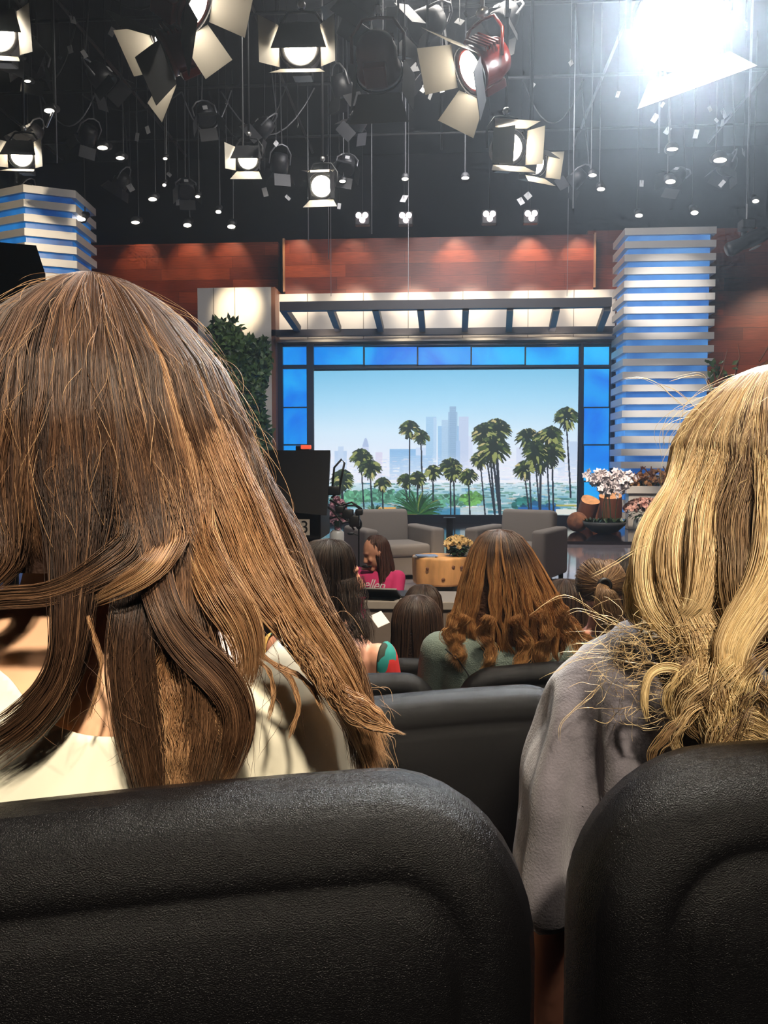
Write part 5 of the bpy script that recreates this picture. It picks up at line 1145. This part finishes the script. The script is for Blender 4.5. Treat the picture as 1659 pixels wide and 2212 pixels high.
    lock(h, [(1420, 1150, .66, 3), (1400, 1200, .66, 12), (1372, 1240, .67, 12), (1362, 1290, .67, 14), (1380, 1340, .66, 16), (1440, 1370, .64, 16)], 160, CL, None, wave=.004, lightp=.6)
    for k in range(5):
        o_ = k * 16; lock(h, [(1665 + o_, 1080, .62, 34), (1660 + o_, 1200, .60, 30), (1620 + o_, 1290, .595, 22), (1568 + o_ * .9, 1360, .59, 16), (1545 + o_ * .7, 1430, .59, 15), (1575 + o_ * .4, 1490, .59, 14), (1640 + o_, 1510, .595, 14), (1740, 1500, .60, 14)], 240, CL if k % 2 else C, pre(1640 + o_, 1680 + o_), wave=.002, lightp=.4, tipf=.2)
    lock(h, [(1600, 1090, .63, 50), (1595, 1200, .61, 46), (1600, 1300, .60, 40), (1640, 1400, .60, 34)], 500, CD, pre(1580, 1660), wave=.004, lightp=.25)  # dark lock, coloured for the shadow inside the hair
    lock(h, [(1480, 1300, .62, 6), (1500, 1350, .61, 26), (1520, 1430, .60, 34), (1545, 1520, .595, 44), (1600, 1580, .595, 50), (1680, 1620, .60, 50)], 520, CL, None, wave=.005, lightp=.4)
    lock(h, [(1560, 1540, .592, 14), (1500, 1470, .59, 12), (1450, 1440, .59, 10), (1405, 1455, .59, 9), (1392, 1510, .592, 8), (1398, 1560, .595, 5)], 110, CL, None, wave=.001, lightp=.5)
    for _ in range(26):
        x = rnd.uniform(1480, 1680); y = rnd.uniform(1400, 1560); dx = rnd.uniform(-90, 60); lock(h, [(x, y, .592, 16), (x + dx * .6, y + 35, .588, 18), (x + dx, y + 90, .592, 16), (x + dx * .6, y + 140, .60, 10)], 30, (CL, C, CD)[_ % 3], None, wave=.003, lightp=.5)
    h.build('hair', M_hair, r)
    g = Hair(); strays(g, sh, 200, (-1.7, 1.2), CL, 1.0, .022)
    for _ in range(330):   # frizz spread over the shoulder
        x = rnd.uniform(1300, 1620); y = 1345 + rnd.random() ** 1.3 * 210; A = rnd.uniform(0, 2 * PI); cv = rnd.uniform(-.8, .8); pts = []
        for k in range(5): pts.append((x, y, .60 + rnd.uniform(-.008, .01) + (.03 if x < 1340 else 0), 1)); x += math.cos(A) * rnd.uniform(18, 42); y += math.sin(A) * rnd.uniform(10, 30); A += rnd.uniform(-.5, .5) + cv
        lock(g, pts, 1, (CL, C)[_ % 2], None, 16, .00024, .003, tipf=.2, lightp=.8)
    for q in ([(1480, 880), (1420, 830), (1370, 815), (1330, 822)], [(1530, 905), (1470, 850), (1420, 825)], [(1545, 860), (1520, 812), (1480, 810), (1440, 822)], [(1400, 1175), (1330, 1215), (1270, 1250)], [(1440, 1410), (1300, 1330), (1230, 1290), (1180, 1300), (1140, 1330)], [(1420, 1440), (1280, 1420), (1200, 1450), (1160, 1470)], [(1300, 1480), (1215, 1560), (1210, 1620)], [(1360, 1360), (1260, 1320), (1215, 1330)]):
        lock(g, [(x, y, .64, 5) for x, y in q], 3, CL, None, 20, .00022, .002, tipf=.2, lightp=.9)
    g.build('stray_hairs', M_hair, r)
blonde()
# ---------------------------------------------------------------- people in the further rows
def simple_rows(w, L, w2=None, top=.0):
    w2 = w2 or w
    return [(0, 0, 0, 0, 0), (.006, 0, w * .42, .045, .045), (.025, 0, w * .70, .07, .07), (.06, 0, w * .92, .095, .09), (.11, 0, w, .105, .095), (.17, 0, w * 1.0, .105, .08), (.24, 0, (w + w2) / 2, .10, .06), (.32, 0, w2, .095, .05), (L, 0, w2 * .96, .09, .05)]
def row_person(px, py, Y, fl, label, cols, top_mat, rows, n=1500, face=0.0, phr=(-2.0, 2.0), tend=1.0, wave=.004, freq=3, clumps=40, skin=None, rad=.0008, arms=None, head_rot=None, body_rot=None, crown_up=.012, garment_kw=None, rootf=.1, tipf=.2, lightp=.2, K=22, mass_t=.97, dy=0.0, lj=.05, shift=(0, 0, 0)):
    c = P(px, py, Y); s = (c.z - crown_up - fl) / 1.33; br = face if body_rot is None else body_rot
    off = Matrix.Rotation(br, 3, 'Z') @ Vector((-shift[0] * s, (-.02 - shift[1]) * s, 0)); r = empty('person', (c.x + off.x, c.y + off.y, fl), br, label, 'person'); r.scale = (s, s, s)
    hr = head_rot or Matrix.Rotation(face - br, 4, 'Z')
    body(r, s, skin or M_skin2, .008, arms, hr, hands=True); kw = dict(g=.010, zs=(.44, 1.05)); kw.update(garment_kw or {}); garment(r, kw.pop('name', 'top'), top_mat, arms=arms, voxel=.008, **kw); trousers(r, M_jeans)
    c = c + Vector((0, dy, 0)); sh = Shell(c, rows, face); sh.mass('hair_underlayer', r, cols[0], .93, mass_t); h = Hair()
    p, ph, T, cs = shell_paths(sh, n, phr, 0, tend, K, clumps, wave, freq, .6, .04, tj=lj); h.add(p, rad, strand_cols(n, K, *cols, cs + ph * 3, tipf, rootf, lightp, T if K else None))
    p, ph, T, cs = shell_paths(sh, n // 3, (phr[1], 2 * PI + phr[0]), 0, .30, 10, 16, .002, 3); h.add(p, rad, strand_cols(n // 3, 10, *cols, cs, .0, 0, .1))
    return r, sh, h
M_olive = mat('olive_denim', (0.13, 0.17, 0.15), 0.9, bump=.3, bscale=260, var=.2, vscale=16)
# ombre hair
OD, OM, OL = (.045, .020, .011), (.40, .17, .055), (.80, .47, .19)
def ombre():
    rows = rows_px(2.45, 1080, 1143, [(1143, 1080, 1080, 0, 0), (1147, 1053, 1108, .045, .045), (1160, 1034, 1128, .075, .07), (1185, 1018, 1148, .095, .09), (1225, 1004, 1172, .11, .10), (1270, 992, 1198, .12, .09), (1310, 984, 1218, .125, .07), (1350, 968, 1236, .125, .06), (1395, 978, 1240, .12, .05), (1450, 990, 1225, .12, .05)])
    r, sh, h = row_person(1080, 1143, 2.45, 0.0, 'person with long ombre copper hair in an olive denim jacket', (OD, OM, OL), M_olive, rows, 100, rad=.0006, garment_kw=dict(g=.016, name='denim_jacket'))
    h = Hair(); n = 5200; K = 34
    p, ph, T, cs = shell_paths(sh, n, (-2.0, 2.0), 0, .97, K, 46, .008, 3.4, .55, .06, tj=.07)
    fade = np.clip((T - .16 - .10 * np.sin(cs[:, None] * 3)) / .22, 0, 1)[..., None] * (np.abs(ph) > -.1)[:, None, None]
    dark = strand_cols(n, K, (.030, .016, .011), (.07, .035, .022), (.16, .09, .05), cs, 0, 0, .2); lite = strand_cols(n, K, (.12, .045, .015), OM, OL, cs * 1.3 + ph, .1, 0, .35)
    h.add(p, .00048, dark * (1 - fade) + lite * fade)
    p, ph, T, cs = shell_paths(sh, 700, (2.0, 2 * PI - 2.0), 0, .25, 10, 16, .002, 3); h.add(p, .0007, strand_cols(700, 10, (.03, .016, .011), (.07, .035, .022), (.16, .09, .05), cs))
    CC = ((.12, .045, .015), OM, OL)
    for q, w in (([(985, 1330), (965, 1370), (985, 1395), (970, 1430)], 12), ([(1010, 1330), (985, 1390), (1000, 1420), (985, 1450)], 12), ([(1060, 1330), (1045, 1370), (1060, 1410), (1050, 1460)], 12), ([(1190, 1290), (1225, 1340), (1245, 1385), (1235, 1420)], 14), ([(1200, 1340), (1250, 1370), (1285, 1385), (1290, 1400)], 8), ([(1110, 1330), (1135, 1390), (1120, 1440), (1130, 1480)], 14), ([(1160, 1320), (1180, 1380), (1165, 1430), (1180, 1470)], 14)):
        lock(h, [(x, y, 2.32, w) for x, y in q], 170, CC, None, 24, .0006, .012, 3.0, lightp=.4)
    h.build('hair', M_hair, r)
    for o in [o for o in r.children if o.name.startswith('hair_under')]: set_under(o)
    sm = MB(); sd = Vector(r.location)
    pts = [P(x, y, 2.315) for x, y in ((962, 1402), (990, 1425), (1010, 1455), (1025, 1490))]; sm.tube([(q - sd) / r.scale[0] for q in pts], .0022, 6); sm.build('shoulder_seam', M_black, r)
def set_under(o):
    me = o.data; co = np.empty(len(me.vertices) * 3, dtype=np.float32); me.vertices.foreach_get('co', co); z = co.reshape(-1, 3)[:, 2]; t = np.clip((z.max() - .14 - z) / .2, 0, 1)[:, None]
    a = np.ones((len(me.vertices), 4), dtype=np.float32); a[:, :3] = np.array((.03, .016, .011)) * (1 - t) + np.array((.10, .038, .014)) * t; me.color_attributes['Col'].data.foreach_set('color', a.ravel())
ombre()
# floral top, dark hair, profile turned to the aisle
def floral_mat():
    m = mat('floral_print', (.02, .25, .24), .8); nt = m.node_tree; b = nt.nodes['Principled BSDF']; tc = nt.nodes.new('ShaderNodeTexCoord'); v = nt.nodes.new('ShaderNodeTexVoronoi'); v.inputs['Scale'].default_value = 13; n = nt.nodes.new('ShaderNodeTexNoise'); n.inputs['Scale'].default_value = 9
    mx = nt.nodes.new('ShaderNodeMixRGB'); mx.inputs[0].default_value = .12; nt.links.new(tc.outputs['Object'], mx.inputs[1]); nt.links.new(tc.outputs['Object'], n.inputs['Vector']); nt.links.new(n.outputs['Color'], mx.inputs[2]); nt.links.new(mx.outputs[0], v.inputs['Vector'])
    sp = nt.nodes.new('ShaderNodeSeparateColor'); nt.links.new(v.outputs['Color'], sp.inputs[0]); cr = nt.nodes.new('ShaderNodeValToRGB'); cr.color_ramp.interpolation = 'CONSTANT'; e = cr.color_ramp.elements
    e[0].position = 0; e[0].color = (.015, .23, .22, 1); e[1].position = .42; e[1].color = (.62, .03, .03, 1)
    for p_, c_ in ((.62, (.02, .03, .02, 1)), (.76, (.60, .38, .10, 1)), (.86, (.02, .26, .24, 1))): q = e.new(p_); q.color = c_
    nt.links.new(sp.outputs[0], cr.inputs[0]); nt.links.new(cr.outputs[0], b.inputs['Base Color']); return m
fr = math.radians(-72)
def keepf(co): return not (co.z > .90 and abs(co.x) < .195)
r, sh, h = row_person(712, 1163, 2.5, 0.0, 'person with sleek black brown hair in a teal and red floral top', ((.010, .006, .005), (.028, .015, .010), (.09, .055, .035)), floral_mat(), [(0, 0, 0, 0, 0), (.006, 0, .04, .05, .04), (.025, 0, .065, .085, .065), (.06, 0, .08, .108, .080), (.11, 0, .086, .118, .088), (.17, 0, .088, .12, .074), (.24, 0, .09, .122, .05), (.30, 0, .095, .125, .03), (.40, 0, .10, .12, .03)], 2200, face=fr, phr=(-2.25, 2.25), wave=.003, clumps=44, rad=.0006, body_rot=math.radians(-18), lightp=.08, tipf=.1, skin=mat('peach_skin', (.62, .30, .20), .5), garment_kw=dict(g=.014, sleeve=.45, zs=(.44, 1.02), keep=keepf), crown_up=.008)
lock(h, [(755, 1250, 2.42, 26), (765, 1320, 2.38, 30), (780, 1370, 2.34, 26), (790, 1400, 2.34, 16)], 260, ((.010, .006, .005), (.028, .015, .010), (.09, .055, .035)), None, 24, .0006, .006)
lock(h, [(660, 1230, 2.40, 40), (680, 1320, 2.36, 40), (730, 1380, 2.34, 30), (760, 1420, 2.34, 20)], 320, ((.010, .006, .005), (.028, .015, .010), (.09, .055, .035)), None, 24, .0006, .006)
h.build('hair', M_hair, r)
BR = ((.022, .011, .008), (.055, .028, .018), (.15, .085, .05))
for (px, py, Y, fl, lab, w, L, top) in [
    (901, 1285, 3.35, -.18, 'person with straight dark brown hair, lower of the two overlapping brown heads', .105, .46, 'plum_top'),
    (914, 1262, 4.15, -.36, 'person with brown hair mostly hidden behind the straight haired brunette', .10, .30, 'grey_top'),
    (1222, 1250, 4.05, -.36, 'person with dark brown hair peeking out beside the ombre curls', .115, .36, 'navy_top'),
    (1362, 1200, 4.2, -.36, 'person with near black hair behind the ponytail', .10, .28, 'black_top')]:
    r, sh, h = row_person(px, py, Y, fl, lab, BR if px != 1362 else ((.01, .007, .006), (.025, .016, .012), (.08, .05, .035)), mat(top, {'plum_top': (.05, .02, .03), 'grey_top': (.2, .19, .18), 'navy_top': (.03, .04, .08), 'black_top': (.02, .02, .02)}[top], .9), simple_rows(w, L, w * 1.12), 1300, rad=.0009, wave=.0025)
    h.build('hair', M_hair, r)
# ponytail
PT = ((.10, .05, .025), (.26, .15, .075), (.55, .36, .19))
r, sh, h = row_person(1300, 1213, 3.35, -.18, 'person with light brown hair tied in a ponytail, one ear showing', PT, mat('mint_top', (.45, .52, .48), .9), [(0, 0, 0, 0, 0), (.006, 0, .045, .05, .045), (.025, 0, .068, .078, .07), (.06, 0, .084, .10, .085), (.10, 0, .084, .104, .088), (.125, 0, .070, .096, .06), (.140, 0, .045, .085, .02)], 100, rad=.0007, skin=mat('rosy_ear_skin', (.70, .33, .25), .45))
h = Hair(); n = 2400; ph = nrng.uniform(-2.6, 2.6, n); K = 18; tie = np.array(P(1306, 1262, 3.23)); u = np.linspace(0, 1, K)[None]
st = sh.at(np.full((n, 1), .02) + nrng.uniform(0, .93, (n, 1)), ph[:, None] * np.ones((1, 1)), 1.0)[:, 0]; th0 = st - (tie + np.array([0, .1, 0])); th1 = np.tile(np.array([0, -.1, 0.]), (n, 1)) + nrng.normal(0, .004, (n, 3))
cen = tie + np.array([0, .1, 0.]); path = cen + th0[:, None] * (1 - u[..., None]) + th1[:, None] * u[..., None]; rr = np.linalg.norm(path - cen, axis=2, keepdims=True); tgt = np.linalg.norm(th0, axis=1)[:, None, None] * (1 - u[..., None]) + .102 * u[..., None]; path = cen + (path - cen) / (rr + 1e-6) * tgt
h.add(path, .0008, strand_cols(n, K, *PT, ph * 5, .1, 0, .25))
lock(h, [(1306, 1262, 3.225, 10), (1306, 1275, 3.19, 16), (1312, 1300, 3.18, 24), (1318, 1340, 3.19, 24), (1322, 1385, 3.21, 14)], 420, PT, None, 24, .0008, .004, lightp=.35)
h.build('hair', M_hair, r)
for o in [o for o in r.children if o.name.startswith('hair_under')]:
    pass
MB().lathe([(.02, -.012), (.03, -.008), (.03, .008), (.02, .012), (.02, -.012)], 16, tuple((P(1306, 1264, 3.22) - r.location) / r.scale[0]), Matrix.Rotation(PI / 2, 4, 'X')).build('hair_tie', M_black, r, True)
# the pink shirted crew member at the desk
M_pink = mat('pink_jersey', (.62, .035, .17), .85)
fa = math.radians(112)
pa = [[((-.178, 0, .965), (-.21, .10, .72), .046, .040), ((-.21, .10, .72), (-.10, .32, .70), .039, .027)], [((.178, 0, .965), (.21, .10, .72), .046, .040), ((.21, .10, .72), (.10, .32, .70), .039, .027)]]
r, sh, h = row_person(812, 1155, 6.2, -.36, 'person in a bright pink printed shirt with long dark hair, looking down', ((.030, .011, .008), (.085, .030, .020), (.20, .09, .06)), M_pink, [(0, 0, 0, 0, 0), (.006, 0, .04, .045, .04), (.025, 0, .062, .075, .062), (.06, 0, .078, .10, .074), (.11, 0, .084, .115, .070), (.17, 0, .088, .13, .03), (.24, 0, .095, .145, .0), (.34, 0, .10, .15, -.02), (.44, 0, .09, .13, -.02)], 1500, face=fa, phr=(-1.75, 1.75), rad=.0012, wave=.006, freq=3, body_rot=math.radians(150), arms=pa, skin=mat('face_skin', (.56, .27, .18), .5),
    crown_up=-.05, shift=(-.03, .05, 0), head_rot=Matrix.Translation((-.03, .05, -.06)) @ Matrix.Rotation(fa - math.radians(150), 4, 'Z') @ Matrix.Rotation(math.radians(-22), 4, 'X'), garment_kw=dict(name='pink_shirt', g=.012, zs=(.44, 1.03)), lightp=.15)
h.build('hair', M_hair, r)
cu = bpy.data.curves.new('shirt_lettering', 'FONT'); cu.body = 'ellen'; cu.size = .11; cu.extrude = .001; cu.shear = .35; cu.align_x = 'CENTER'; cu.space_character = .92
t = text_mesh('shirt_lettering', cu, mat('white_print', (.85, .75, .8), .8)); t.parent = r
LET = t
t.rotation_euler = (math.radians(84), 0, PI); t.location = (-.06, .146, .885)
m = MB(); m.ell((.03, .12, 1.045), (.035, .012, .012), 10, 6); m.ell((-.01, .12, 1.05), (.02, .01, .01), 10, 6); m.build('lapel_microphone', M_black, r, True)
# page held below the floral top
pg_ = P(820, 1338, 2.95); o = MB().bbox(-.024, .024, -.036, .036, -.0015, .0015, .001, 1).build('paper_sheet', MATS['paper']); o.location = pg_; o.rotation_euler = (.5, -.35, .4); tag(o, 'white paper sheet held up beyond the floral top', 'paper')
